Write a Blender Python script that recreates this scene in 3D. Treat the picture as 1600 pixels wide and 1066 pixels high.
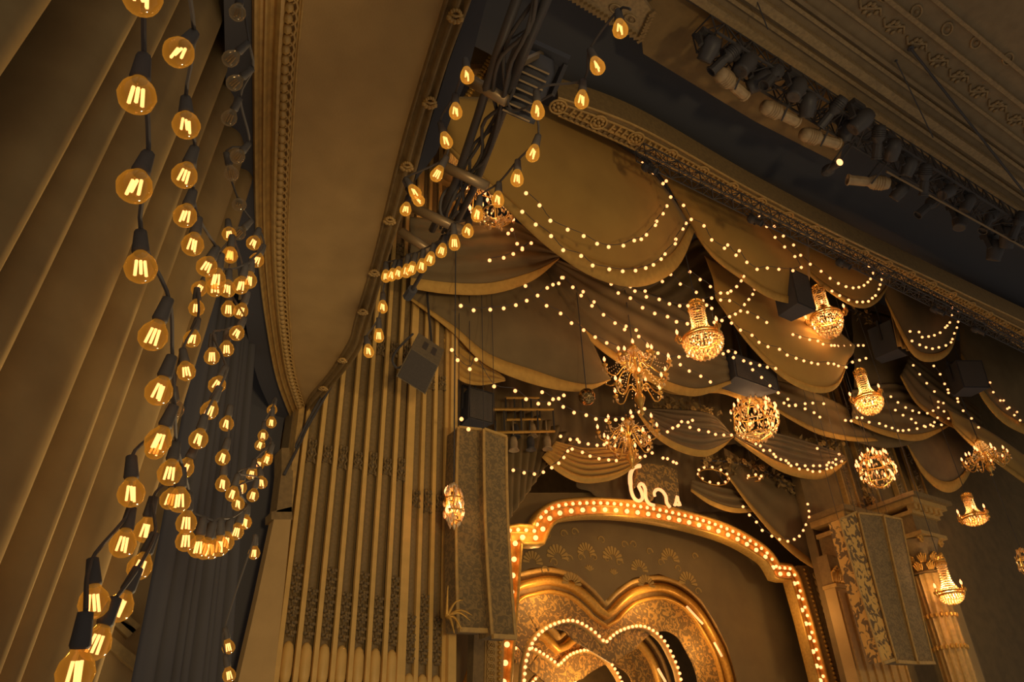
import bpy, math, random
from mathutils import Vector, Matrix, Quaternion
random.seed(7)
for o in list(bpy.data.objects): bpy.data.objects.remove(o)
SC = bpy.context.scene
COL = SC.collection
V = Vector
# ------------------------------------------------------------------ camera
CAM = V((0.0, 0.0, 1.6))
F = 1200.0
def _axes():
    z = V((726-800, -1358-533, F)).normalized()
    x = V((2900-800, 1190-533, F)); x = (x - z*x.dot(z)).normalized()
    y = z.cross(x)
    return x, y, z
AX, AY, AZ = _axes()          # world axes written in camera coordinates (right, down, forward)
cd = bpy.data.cameras.new('camera'); cam = bpy.data.objects.new('camera', cd); COL.objects.link(cam)
cd.sensor_width = 36.0; cd.lens = 36.0*F/1600.0; cd.clip_start = 0.05; cd.clip_end = 200
right = V((AX[0], AY[0], AZ[0])); down = V((AX[1], AY[1], AZ[1])); fwd = V((AX[2], AY[2], AZ[2]))
m = Matrix((right, -down, -fwd)).transposed().to_4x4(); m.translation = CAM
cam.matrix_world = m
SC.camera = cam
# ------------------------------------------------------------------ light and exposure
vs = SC.view_settings
SC.display_settings.display_device = 'sRGB'
vs.view_transform = 'Standard'; vs.look = 'None'; vs.exposure = 0.0; vs.gamma = 1.0; vs.use_curve_mapping = False
w = bpy.data.worlds.new('house_ambience'); SC.world = w; w.use_nodes = True
w.node_tree.nodes['Background'].inputs[0].default_value = (1.0, 0.85, 0.70, 1)
w.node_tree.nodes['Background'].inputs[1].default_value = 0.20
def spot(name, loc, target, power, size_deg, col=(1, .72, .36), blend=.8, r=.5):
    l = bpy.data.lights.new(name, 'SPOT'); l.energy = power; l.color = col; l.spot_size = math.radians(size_deg); l.spot_blend = blend; l.shadow_soft_size = r
    o = bpy.data.objects.new(name, l); COL.objects.link(o); o.location = loc
    o.rotation_euler = (V(target)-V(loc)).to_track_quat('-Z', 'Y').to_euler(); return o
def point(name, loc, power, col=(1, .55, .18), r=.15):
    l = bpy.data.lights.new(name, 'POINT'); l.energy = power; l.color = col; l.shadow_soft_size = r
    o = bpy.data.objects.new(name, l); COL.objects.link(o); o.location = loc; return o
# unseen fill spots added to light swags, column, organ, curtain and soffit
spot('front_fill', (7.0, -3.0, 3.0), (8.0, 9.0, 10.0), 1000, 62)
spot('front_fill', (11.0, -3.0, 3.0), (16.5, 11.0, 6.5), 1300, 50)
spot('left_side_fill', (0.6, -2.5, 2.0), (4.4, 10.0, 5.5), 1350, 46)
spot('left_side_fill', (4.2, 7.0, .3), (-.3, 3.9, 2.9), 1400, 66, r=.3)  # added below the frame so the curtain folds gain contrast
spot('soffit_fill', (3.0, 1.0, -1.0), (1.9, 5.6, 6.9), 90, 60)  # added from below to brighten the soffit
# ------------------------------------------------------------------ pixel rays onto real planes
def ray(px, py):
    c = V((px-800, py-533, F))
    return V((AX.dot(c), AY.dot(c), AZ.dot(c))).normalized()
def onY(px, py, y): d = ray(px, py); return CAM + d*(y/d.y)
def onZ(px, py, z): d = ray(px, py); return CAM + d*((z-CAM.z)/d.z)
def onX(px, py, x): d = ray(px, py); return CAM + d*(x/d.x)
def onD(px, py, dist): return CAM + ray(px, py)*dist
# ------------------------------------------------------------------ materials
def mat(name, col, rough=.7, metal=0., col2=None, scale=8., bump=0., bscale=30., spec=.3, stretch=None, sheen=0., voro=False, sharp=None, dist=0.):
    m = bpy.data.materials.new(name); m.use_nodes = True; nt = m.node_tree; b = nt.nodes['Principled BSDF']
    b.inputs['Base Color'].default_value = (*col, 1); b.inputs['Roughness'].default_value = rough
    b.inputs['Metallic'].default_value = metal; b.inputs['Specular IOR Level'].default_value = spec
    if sheen: b.inputs['Sheen Weight'].default_value = sheen
    if col2 or bump:
        tc = nt.nodes.new('ShaderNodeTexCoord'); mp = nt.nodes.new('ShaderNodeMapping')
        nt.links.new(tc.outputs['Object'], mp.inputs[0])
        if stretch: mp.inputs['Scale'].default_value = stretch
    if col2:
        if voro:
            n = nt.nodes.new('ShaderNodeTexVoronoi'); n.feature = 'DISTANCE_TO_EDGE'
        else:
            n = nt.nodes.new('ShaderNodeTexNoise'); n.inputs['Detail'].default_value = 2 if dist else 5; n.inputs['Distortion'].default_value = dist
        n.inputs['Scale'].default_value = scale
        r = nt.nodes.new('ShaderNodeValToRGB')
        lo, hi = sharp or ((.02, .12) if voro else (.35, .7))
        r.color_ramp.elements[0].position = lo; r.color_ramp.elements[1].position = hi
        r.color_ramp.elements[0].color = (*col, 1); r.color_ramp.elements[1].color = (*col2, 1)
        nt.links.new(mp.outputs[0], n.inputs['Vector']); nt.links.new(n.outputs[0], r.inputs[0]); nt.links.new(r.outputs[0], b.inputs['Base Color'])
    if bump:
        n2 = nt.nodes.new('ShaderNodeTexNoise'); n2.inputs['Scale'].default_value = bscale; n2.inputs['Detail'].default_value = 4
        bp = nt.nodes.new('ShaderNodeBump'); bp.inputs['Strength'].default_value = bump; bp.inputs['Distance'].default_value = .02
        nt.links.new(mp.outputs[0], n2.inputs['Vector']); nt.links.new(n2.outputs[0], bp.inputs['Height']); nt.links.new(bp.outputs[0], b.inputs['Normal'])
    return m
def emis(name, col, s):
    m = bpy.data.materials.new(name); m.use_nodes = True; nt = m.node_tree; b = nt.nodes['Principled BSDF']
    b.inputs['Base Color'].default_value = (*col, 1)
    b.inputs['Emission Color'].default_value = (*col, 1); b.inputs['Emission Strength'].default_value = s; return m
def lit_glass(name, tint, glow, clear=.5):
    # clear bulb glass, faintly amber; its glow is emission, faint even when unlit
    m = bpy.data.materials.new(name); m.use_nodes = True; nt = m.node_tree; nt.nodes.clear()
    out = nt.nodes.new('ShaderNodeOutputMaterial'); tr = nt.nodes.new('ShaderNodeBsdfTransparent'); tr.inputs[0].default_value = (*tint, 1)
    em = nt.nodes.new('ShaderNodeEmission'); em.inputs[0].default_value = (*glow, 1); em.inputs[1].default_value = 1
    gl = nt.nodes.new('ShaderNodeBsdfGlossy'); gl.inputs['Roughness'].default_value = .08; gl.inputs[0].default_value = (.9, .8, .6, 1)
    lw = nt.nodes.new('ShaderNodeLayerWeight'); lw.inputs[0].default_value = .25
    a = nt.nodes.new('ShaderNodeMixShader'); rim = nt.nodes.new('ShaderNodeMath'); rim.operation = 'MULTIPLY_ADD'; rim.inputs[1].default_value = .55; rim.inputs[2].default_value = .72-clear; nt.links.new(lw.outputs['Facing'], rim.inputs[0]); nt.links.new(rim.outputs[0], a.inputs[0])
    b = nt.nodes.new('ShaderNodeMixShader')
    nt.links.new(tr.outputs[0], a.inputs[1]); nt.links.new(em.outputs[0], a.inputs[2])
    ml = nt.nodes.new('ShaderNodeMath'); ml.operation = 'MULTIPLY'; ml.inputs[1].default_value = .35; nt.links.new(lw.outputs['Facing'], ml.inputs[0]); nt.links.new(ml.outputs[0], b.inputs[0]); nt.links.new(a.outputs[0], b.inputs[1]); nt.links.new(gl.outputs[0], b.inputs[2])
    nt.links.new(b.outputs[0], out.inputs[0]); return m
def crystal_mat(name, col):
    m = bpy.data.materials.new(name); m.use_nodes = True; nt = m.node_tree; nt.nodes.clear()
    out = nt.nodes.new('ShaderNodeOutputMaterial'); t = nt.nodes.new('ShaderNodeBsdfTranslucent'); d = nt.nodes.new('ShaderNodeBsdfDiffuse'); g = nt.nodes.new('ShaderNodeBsdfGlossy')
    for n in (t, d, g): n.inputs[0].default_value = (*col, 1)
    g.inputs['Roughness'].default_value = .25
    a = nt.nodes.new('ShaderNodeMixShader'); a.inputs[0].default_value = .4; b = nt.nodes.new('ShaderNodeMixShader'); b.inputs[0].default_value = .3
    nt.links.new(t.outputs[0], a.inputs[1]); nt.links.new(d.outputs[0], a.inputs[2]); nt.links.new(a.outputs[0], b.inputs[1]); nt.links.new(g.outputs[0], b.inputs[2]); nt.links.new(b.outputs[0], out.inputs[0]); return m
M = {}
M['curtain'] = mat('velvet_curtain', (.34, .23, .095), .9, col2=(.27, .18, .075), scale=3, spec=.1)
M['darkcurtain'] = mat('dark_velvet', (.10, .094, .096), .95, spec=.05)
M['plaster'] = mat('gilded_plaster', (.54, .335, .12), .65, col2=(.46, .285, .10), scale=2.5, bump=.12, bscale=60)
M['plasterdark'] = mat('dark_brown_plaster', (.24, .155, .06), .75, col2=(.19, .125, .05), scale=4, bump=.1, bscale=50)  # dark brown plaster with slight random tone
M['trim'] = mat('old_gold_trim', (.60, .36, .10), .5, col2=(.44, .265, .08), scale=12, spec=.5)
M['trimdark'] = mat('dark_trim', (.30, .19, .07), .55, col2=(.22, .14, .055), scale=14)  # darker tone of the trim
M['gold'] = mat('bright_gold', (.72, .40, .08), .38, metal=.35, col2=(.55, .29, .055), scale=20)
M['black'] = mat('matt_black', (.085, .083, .088), .8, spec=.15)
M['blackmetal'] = mat('black_metal', (.065, .058, .055), .5, metal=.1, spec=.35)
M['steel'] = mat('worn_steel', (.30, .21, .11), .4, metal=.5)
M['greyhead'] = mat('lamp_housing', (.44, .31, .16), .5, col2=(.32, .22, .12), scale=10)
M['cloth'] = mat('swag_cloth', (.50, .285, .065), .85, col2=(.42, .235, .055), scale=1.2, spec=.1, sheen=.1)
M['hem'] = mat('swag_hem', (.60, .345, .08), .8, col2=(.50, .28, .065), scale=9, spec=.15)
M['clothdark'] = mat('dark_swag_cloth', (.22, .15, .068), .9, col2=(.175, .12, .055), scale=1.5, spec=.1)  # darker copy of the cloth; shade inside the swags put into the colour
M['pipe'] = mat('organ_pipe', (.27, .175, .07), .5, col2=(.21, .14, .055), scale=26, bump=.25, bscale=90)
M['strip'] = mat('organ_strip', (.76, .46, .13), .45, col2=(.66, .40, .11), scale=5)
M['ornament'] = mat('pipe_ornament', (.13, .09, .045), .5, col2=(.34, .21, .07), scale=30)
M['damask'] = mat('damask_cloth', (.29, .185, .07), .8, col2=(.175, .12, .055), scale=9, sharp=(.47, .53), dist=2.5)
M['damaskdark'] = mat('dark_damask_cloth', (.30, .20, .085), .85, col2=(.20, .135, .065), scale=9, sharp=(.47, .53), dist=2.5)
M['leafcloth'] = mat('leaf_print_cloth', (.78, .45, .12), .8, col2=(.20, .125, .06), scale=6, sharp=(.50, .54), dist=1.2)
M['wire'] = mat('black_cable', (.07, .062, .058), .7)
M['brass'] = mat('brass', (.80, .46, .10), .3, metal=.6)
M['crystal'] = crystal_mat('lit_crystal', (.97, .80, .50))
M['filament'] = emis('filament', (1.0, .46, .22), 3.2)
M['bulbglass'] = lit_glass('amber_bulb_glass', (1, .80, .5), (.52, .20, .018), .56)
M['edglass'] = lit_glass('bright_bulb_glass', (1, .80, .5), (.85, .33, .03), .48)
M['deadfilament'] = mat('cold_filament', (.25, .17, .08), .5)
M['deadglass'] = lit_glass('unlit_bulb_glass', (.9, .8, .65), (.10, .06, .025), .6)  # unlit bulbs still get a faint glow put into the glass
M['fairy'] = emis('festoon_bulb', (1.0, .37, .125), 2.4)
M['candle'] = emis('candle_bulb', (1.0, .38, .14), 2.8)
M['marquee'] = emis('marquee_bulb', (1.0, .38, .13), 2.6)
M['neon'] = emis('neon_tube', (1.0, .45, .17), 1.25)
M['mirror'] = mat('mirror_tiles', (.9, .6, .25), .12, metal=.9, col2=(.25, .14, .04), scale=16, voro=True, sharp=(.03, .06))
M['backdrop'] = mat('painted_backdrop', (.27, .175, .07), .9, col2=(.22, .14, .06), scale=1.3)
M['backdropmark'] = mat('backdrop_print', (.50, .30, .085), .85)
M['fret'] = mat('fretwork', (.58, .33, .09), .6, col2=(.22, .14, .06), scale=7, sharp=(.44, .50), dist=2.0)
M['ceil'] = mat('painted_ceiling', (.29, .205, .105), .8, col2=(.235, .165, .085), scale=5, bump=.1, bscale=40)
M['ceilgold'] = mat('ceiling_gilding', (.40, .27, .12), .6, col2=(.27, .185, .09), scale=18)
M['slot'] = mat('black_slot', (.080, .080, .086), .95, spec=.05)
M['backdrape'] = mat('shadowed_drape', (.22, .15, .07), .95, col2=(.17, .115, .06), scale=2)  # darkened cloth; shade of swag interiors is in the colour
M['garland'] = mat('silk_leaf', (.30, .19, .06), .7, col2=(.16, .11, .05), scale=5)
M['leaf'] = mat('garland_leaf', (.14, .10, .05), .6)
# ------------------------------------------------------------------ mesh helpers
class MB:
    def __init__(s): s.v = []; s.f = []
    def add(s, vs, fs):
        n = len(s.v); s.v += [V(p) for p in vs]; s.f += [tuple(i+n for i in q) for q in fs]; return s
    def box(s, c, size, rot=None):
        c = V(c); hx, hy, hz = (d/2 for d in size); R = rot.to_matrix() if isinstance(rot, Quaternion) else rot
        pts = [V((x, y, z)) for x in (-hx, hx) for y in (-hy, hy) for z in (-hz, hz)]
        pts = [(R @ p if R else p)+c for p in pts]
        return s.add(pts, [(0, 1, 3, 2), (4, 6, 7, 5), (0, 4, 5, 1), (2, 3, 7, 6), (0, 2, 6, 4), (1, 5, 7, 3)])
    def bar(s, a, b, wd, ht=None, up=V((0, 0, 1))):
        a, b = V(a), V(b); d = b-a; L = d.length
        if L < 1e-6: return s
        d.normalize(); sd = d.cross(up)
        if sd.length < 1e-4: sd = V((1, 0, 0))
        sd.normalize(); u = sd.cross(d)
        return s.box((a+b)/2, (L, wd, ht or wd), Matrix((d, sd, u)).transposed())
    def tube(s, pts, r, n=6, cap=True, closed=False):
        pts = [V(p) for p in pts]; k = len(pts); rs = r if isinstance(r, (list, tuple)) else [r]*k
        rings = []; prev = None
        for i, p in enumerate(pts):
            if closed: t = pts[(i+1) % k]-pts[i-1]
            else: t = pts[min(i+1, k-1)]-pts[max(i-1, 0)]
            if t.length < 1e-9: t = V((0, 0, 1))
            t.normalize()
            if prev is None:
                a = V((0, 0, 1)) if abs(t.z) < .9 else V((1, 0, 0)); x = t.cross(a).normalized()
            else:
                x = prev - t*prev.dot(t)
                x = x.normalized() if x.length > 1e-6 else t.orthogonal().normalized()
            prev = x; y = t.cross(x)
            rings.append([p+(x*math.cos(2*math.pi*j/n)+y*math.sin(2*math.pi*j/n))*rs[i] for j in range(n)])
        b = len(s.v); s.v += [q for R in rings for q in R]
        for i in range(k if closed else k-1):
            i2 = (i+1) % k
            for j in range(n): s.f.append((b+i*n+j, b+i*n+(j+1) % n, b+i2*n+(j+1) % n, b+i2*n+j))
        if cap and not closed:
            s.f.append(tuple(b+j for j in reversed(range(n)))); s.f.append(tuple(b+(k-1)*n+j for j in range(n)))
        return s
    def lathe(s, prof, n=12, M4=None, a0=0., a1=2*math.pi):
        # prof: (r, z) list around local z
        full = abs(a1-a0-2*math.pi) < 1e-6; cols = n if full else n+1
        pts = []
        for r, z in prof:
            for j in range(cols):
                a = a0+(a1-a0)*j/n; p = V((r*math.cos(a), r*math.sin(a), z)); pts.append(M4 @ p if M4 else p)
        fs = []
        for i in range(len(prof)-1):
            for j in range(n):
                j2 = (j+1) % cols
                fs.append((i*cols+j, i*cols+j2, (i+1)*cols+j2, (i+1)*cols+j))
        return s.add(pts, fs)
    def ball(s, c, r, n=8, sq=(1, 1, 1)):
        k = max(3, n//2); c = V(c)
        prof = [(max(r*math.sin(math.pi*i/k), 1e-4), -r*math.cos(math.pi*i/k)) for i in range(k+1)]
        return s.lathe(prof, n, Matrix.Translation(c) @ Matrix.Diagonal((*sq, 1)))
    def grid(s, rows, closed=False):
        n = len(rows[0]); fs = []
        for i in range(len(rows)-1):
            for j in range(n if closed else n-1):
                j2 = (j+1) % n; fs.append((i*n+j, i*n+j2, (i+1)*n+j2, (i+1)*n+j))
        return s.add([p for r in rows for p in r], fs)
    def prism(s, poly, d):
        # polygon (3D points) pushed along vector d
        k = len(poly); d = V(d); pts = [V(p) for p in poly]+[V(p)+d for p in poly]
        return s.add(pts, [tuple(range(k)), tuple(range(2*k-1, k-1, -1))]+[(i, i+k, (i+1) % k+k, (i+1) % k) for i in range(k)])
    def mesh(s, name, m, smooth=False, o=V((0, 0, 0))):
        me = bpy.data.meshes.new(name); me.from_pydata([tuple(p-o) for p in s.v], [], s.f); me.update()
        me.materials.append(M[m] if isinstance(m, str) else m)
        if smooth: me.polygons.foreach_set('use_smooth', [True]*len(me.polygons))
        return me
    def build(s, name, m, parent=None, smooth=False, label=None, o=None):
        # vertices are in world space; the parent chain carries only its thing's base location
        base = origin_of(parent) if parent else (V(o) if o is not None else V((0, 0, 0)))
        ob = bpy.data.objects.new(name, s.mesh(name, m, smooth, base)); COL.objects.link(ob)
        if parent: ob.parent = parent
        else: ob.location = base
        if label: ob['label'] = label
        return ob
def origin_of(p):
    t = V((0, 0, 0))
    while p: t = t+p.location; p = p.parent
    return t
def inst(me, name, parent, p, rot=None, label=None, scale=None):
    ob = bpy.data.objects.new(name, me); COL.objects.link(ob)
    if parent: ob.parent = parent; ob.location = V(p)-origin_of(parent)
    else: ob.location = V(p)
    if rot is not None:
        ob.rotation_mode = 'QUATERNION'; ob.rotation_quaternion = rot
    if scale: ob.scale = scale if hasattr(scale, '__len__') else (scale,)*3
    if label: ob['label'] = label
    return ob
def thing(name, label, cat, loc, group=None):
    o = bpy.data.objects.new(name, None); COL.objects.link(o); o.location = V(loc); o.empty_display_size = .1
    o['label'] = label; o['category'] = cat
    if group: o['group'] = group
    return o
def tag(o, label, cat, group=None):
    o['label'] = label; o['category'] = cat
    if group: o['group'] = group
    return o
def struct(o, label, cat):
    o['kind'] = 'structure'; o['label'] = label; o['category'] = cat; return o
def sroot(name, label, cat, loc):
    return struct(thing(name, label, cat, loc), label, cat)
def spline(pts, n):
    # Catmull-Rom through pts, n samples evenly spread by length; works on tuples and Vectors
    pts = [V(p) for p in pts]
    if len(pts) == 2: return [pts[0].lerp(pts[1], i/(n-1)) for i in range(n)]
    d = []
    for i in range(len(pts)-1):
        p0 = pts[max(i-1, 0)]; p1 = pts[i]; p2 = pts[i+1]; p3 = pts[min(i+2, len(pts)-1)]
        for k in range(12):
            t = k/12; d.append(.5*((2*p1)+(p2-p0)*t+(2*p0-5*p1+4*p2-p3)*t*t+(3*p1-p0-3*p2+p3)*t**3))
    d.append(pts[-1])
    return resample(d, n)
def resample(d, n):
    d = [V(p) for p in d]; L = [0]
    for a, b in zip(d, d[1:]): L.append(L[-1]+(b-a).length)
    out = []; k = 0
    for i in range(n):
        t = L[-1]*i/(n-1)
        while k < len(L)-2 and L[k+1] < t: k += 1
        s = L[k+1]-L[k]; out.append(d[k].lerp(d[k+1], (t-L[k])/s if s > 0 else 0))
    return out
def q_z(to): return V((0, 0, 1)).rotation_difference(V(to).normalized())
# ================================================================== the setting
def slab(name, px, z, thick, m, parent=None, label=None):
    mb = MB(); mb.prism([onZ(x, y, z) for x, y in px], (0, 0, thick)); return mb.build(name, m, parent, label=label)
def boxpart(name, lo, hi, m, parent=None):
    lo, hi = V(lo), V(hi); return MB().box((lo+hi)/2, hi-lo).build(name, m, parent)
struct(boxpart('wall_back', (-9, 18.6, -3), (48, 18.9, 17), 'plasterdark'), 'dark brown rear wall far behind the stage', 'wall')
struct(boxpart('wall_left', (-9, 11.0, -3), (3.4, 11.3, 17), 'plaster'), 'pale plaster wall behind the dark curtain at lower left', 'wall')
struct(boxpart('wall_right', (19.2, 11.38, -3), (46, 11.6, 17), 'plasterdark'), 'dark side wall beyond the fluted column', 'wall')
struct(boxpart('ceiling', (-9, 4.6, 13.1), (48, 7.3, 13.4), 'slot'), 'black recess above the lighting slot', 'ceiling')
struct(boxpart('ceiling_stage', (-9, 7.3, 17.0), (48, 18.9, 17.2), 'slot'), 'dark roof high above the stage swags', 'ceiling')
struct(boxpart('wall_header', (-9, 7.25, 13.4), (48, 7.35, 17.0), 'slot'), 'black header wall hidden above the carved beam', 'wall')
# ---- near ceiling with running mouldings
rt = sroot('trim_1', 'ornate painted ceiling with running mouldings at the upper right', 'ceiling', (6, 2.2, 12.3))
boxpart('ceiling_panel', (5.5, -4.5, 12.35), (48, 4.30, 12.6), 'ceil', rt)
for y0, y1, dz, mm in ((4.16, 4.30, .16, 'ceilgold'), (3.96, 4.02, .07, 'ceilgold'), (3.72, 3.86, .13, 'ceilgold'), (3.52, 3.58, .06, 'ceilgold'), (3.40, 3.46, .09, 'ceil'), (3.14, 3.19, .05, 'ceilgold'), (2.66, 2.73, .07, 'ceilgold'), (2.28, 2.34, .05, 'ceilgold')):
    boxpart('moulding', (5.5, y0, 12.35-dz), (48, y1, 12.36), mm, rt)
sc = MB()
for k in range(7):
    a = .9*k; sc.ball((.16*math.cos(a)*(1-k*.09), .10*math.sin(a)*(1-k*.09), 0), .045, 6, (1, 1, .5))
sc.tube([(-.3, 0, 0), (-.15, .07, 0), (.15, -.07, 0), (.3, 0, 0)], .022, 5)
sm = sc.mesh('scroll_relief', 'ceilgold', True)
for k in range(26):
    x = 6.6+k*.62
    inst(sm, 'scroll_relief', rt, (x, 2.94, 12.33), None, scale=(.9, 1.2, 1))
ov = MB(); ov.tube([(.13*math.cos(a*.5236), .08*math.sin(a*.5236), 0) for a in range(12)], .018, 5, closed=True); ov.ball((0, 0, 0), .035, 6)
om = ov.mesh('oval_medallion', 'ceilgold', True)
for p in ((1432, 18), (1480, 45), (1525, 66), (1382, -8), (1575, 92)):
    inst(om, 'oval_medallion', rt, onZ(*p, 12.34), Quaternion((0, 0, 1), .5))
# dentilled return at the ceiling's left end
rt2 = sroot('trim_2', 'dentilled ceiling cornice behind the topmost string bulb', 'cornice', onZ(950, 10, 12.2))
slab('cornice_panel', [(890, -30), (890, -4), (1000, 66), (1020, 20), (985, -30)], 12.2, .15, 'ceilgold', rt2)
dm = MB().box((0, 0, 0), (.05, .11, .07)).mesh('dentil', 'trimdark')
for i in range(17):
    t = i/16; inst(dm, 'dentil', rt2, onZ(893+t*102, -4+t*62, 12.17), Quaternion((0, 0, 1), .9))
for i in range(10):
    t = i/9; inst(dm, 'dentil', rt2, onZ(1000+t*19, 62-t*42, 12.17), Quaternion((0, 0, 1), .3))
for px in ((930, -6), (962, 14), (985, 30), (975, -10)):
    inst(om, 'rosette', rt2, onZ(*px, 12.18), None, scale=.8)
# pale soffit panel beside the lighting slot
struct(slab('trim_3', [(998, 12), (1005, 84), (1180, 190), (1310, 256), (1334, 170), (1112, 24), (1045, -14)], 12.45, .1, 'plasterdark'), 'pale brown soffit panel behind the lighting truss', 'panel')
# ---- ornate beam over the stage
bu = [(872, 150), (1000, 197), (1176, 296), (1316, 368), (1430, 422), (1600, 501), (1680, 538)]
bl = [(872, 180), (1000, 238), (1172, 324), (1316, 395), (1484, 473), (1600, 546), (1680, 585)]
U_ = [onZ(x, y, 12.3) for x, y in bu]; L_ = [onZ(x, y, 12.3) for x, y in bl]
bo = sroot('trim_4', 'ornate carved beam running across above the swags', 'beam', U_[0])
UU = spline(U_, 60); LL = spline(L_, 60)
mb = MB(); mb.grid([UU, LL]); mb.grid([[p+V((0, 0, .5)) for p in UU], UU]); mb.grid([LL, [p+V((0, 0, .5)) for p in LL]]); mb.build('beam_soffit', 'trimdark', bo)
for t in (.04, .30, .70, .96):
    MB().tube([a.lerp(b, t)+V((0, 0, -.02)) for a, b in zip(UU, LL)], .022, 5).build('bead_line', 'trim', bo)
ros = MB(); ros.tube([(.15*math.cos(a*.4488), .15*math.sin(a*.4488), 0) for a in range(14)], .022, 5, closed=True)
for k in range(8): a = k*.785; ros.ball((.085*math.cos(a), .085*math.sin(a), 0), .04, 6, (1, 1, .5))
ros.ball((0, 0, 0), .04, 6)
rm = ros.mesh('rosette', 'trim', True)
key = MB().box((0, 0, 0), (.035, .17, .05)); key.box((.05, .06, 0), (.10, .035, .05)); key.box((.05, -.02, 0), (.07, .03, .05)); km = key.mesh('fret_key', 'trim')
a2 = resample([a.lerp(b, .5) for a, b in zip(UU, LL)], 130)
for i in range(0, 112):
    p = a2[i]+V((0, 0, -.03))
    if i % 12 in (0, 6):
        inst(rm, 'rosette', bo, p)
    elif i % 12 in (1, 5, 7, 11): continue
    else: inst(km, 'fret_key', bo, p)
dd = resample([a.lerp(b, .84) for a, b in zip(UU, LL)], 150)
for i in range(0, 126): inst(dm, 'dentil', bo, dd[i]+V((0, 0, -.02)), None, scale=(1, .7, .6))
# ---- balcony soffit overhead at the left
SZ = 6.9
so = sroot('trim_5', 'plain curved balcony soffit overhead between curtain and organ pipes', 'soffit', onZ(520, 300, SZ))
egg = [(462, -60), (460, 0), (452, 100), (447, 200), (443, 300), (441, 400), (446, 500), (456, 580), (474, 640)]
inr = [(712, -60), (695, 0), (652, 139), (621, 248), (584, 400), (553, 505), (544, 537), (514, 585), (483, 622), (478, 636)]
rail = [(758, -60), (738, 0), (700, 101), (667, 210), (651, 270), (629, 338), (610, 395), (594, 451), (578, 505), (562, 549), (530, 590), (492, 634), (480, 650)]
lft = [(393, -60), (393, 0), (394, 150), (396, 300), (401, 400), (413, 500), (430, 590), (452, 650)]
drk = [(346, -60), (348, 0), (352, 150), (360, 330), (378, 480), (400, 590), (425, 650), (440, 690)]
E_ = spline([onZ(x, y, SZ) for x, y in egg], 60); I_ = spline([onZ(x, y, SZ) for x, y in inr], 60)
RL = spline([onZ(x, y, SZ) for x, y in rail], 60); LF = spline([onZ(x, y, SZ) for x, y in lft], 60); DK = spline([onZ(x, y, SZ) for x, y in drk], 60)
up = V((0, 0, 1))
mb = MB(); mb.grid([[a.lerp(b, t)+up*.05 for a, b in zip(E_, I_)] for t in [i/10 for i in range(11)]]); mb.build('soffit_panel', 'plaster', so)
prof = [(0, .02), (.08, -.03), (.14, -.03), (.2, .02), (.27, .03), (.33, -.02), (.38, -.02), (.44, .03), (.52, .05), (.60, 0), (.70, -.03), (.78, -.02), (.84, .03), (.9, .05), (1, .05)]
mb = MB(); mb.grid([[a.lerp(b, t)+up*h for a, b in zip(LF, E_)] for t, h in prof]); mb.build('reeded_moulding', 'trim', so)
prof = [(0, .05), (.06, 0), (.14, .0), (.2, .04), (.28, .045), (.36, -.02), (.48, -.05), (.6, -.02), (.66, .03), (.74, .02), (.82, -.03), (.94, -.03), (1, .03), (1.0, .3)]
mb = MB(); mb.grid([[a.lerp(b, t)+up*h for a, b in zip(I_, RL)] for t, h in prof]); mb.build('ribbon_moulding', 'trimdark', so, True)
for off in (.09, .20):
    MB().tube([a.lerp(b, -off*.25)+up*.035 for a, b in zip(E_, I_)], .012, 4).build('fillet', 'trim', so)
    MB().tube([a.lerp(b, off*.16+.02)+up*.04 for a, b in zip(E_, I_)], .012, 4).build('fillet', 'trim', so)
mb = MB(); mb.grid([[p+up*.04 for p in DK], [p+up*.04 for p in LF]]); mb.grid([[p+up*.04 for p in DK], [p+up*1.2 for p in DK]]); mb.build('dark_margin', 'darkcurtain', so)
top = MB(); top.prism([p+up*.3 for p in DK]+[p+up*.3 for p in reversed(RL)], up*.1); top.build('balcony_deck', 'black', so)
eg = MB(); eg.ball((0, 0, 0), .045, 8, (.8, 1.15, .7)); eg.tube([(.062*math.cos(a*.6283), .075*math.sin(a*.6283), .02) for a in range(10)], .012, 4, closed=True); em = eg.mesh('egg', 'trim', True)
EE = resample(E_, 74)
for i in range(73):
    t = EE[i+1]-EE[i]; inst(em, 'egg', so, EE[i]+V((-.035, 0, -.01)), Quaternion((0, 0, 1), math.atan2(-t.x, t.y)))
lf = MB()
for k in range(5):
    a = (k-2)*.5; d = V((math.cos(a), math.sin(a), 0)); lf.ball(d*.10+V((0, 0, -.01)), .04, 6, (1.2, 1.2, .5)); lf.ball(-d*.07+V((0, 0, -.02)), .03, 6)
lf.tube([(0, -.10, 0), (0, 0, -.05), (0, .10, 0)], .02, 5)
lm = lf.mesh('leaf_clasp', 'trim', True)
for px in ((712, 22), (672, 158), (636, 258), (609, 343), (585, 425), (567, 486), (535, 562), (505, 606)):
    inst(lm, 'leaf_clasp', so, onZ(*px, SZ-.035), Quaternion((0, 0, 1), 1.2), scale=(.62, .55, .6))
fs = [(738, -2), (761, -2), (749, 45), (727, 128), (700, 197), (682, 240), (648, 284), (651, 270), (667, 210), (700, 101)]
struct(slab('trim_6', [(758, -60), (782, -60)]+fs[1:], SZ+.06, .5, 'black'), 'black strip along the balcony soffit edge', 'fascia')  # solid black slab beside the soffit rail
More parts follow.
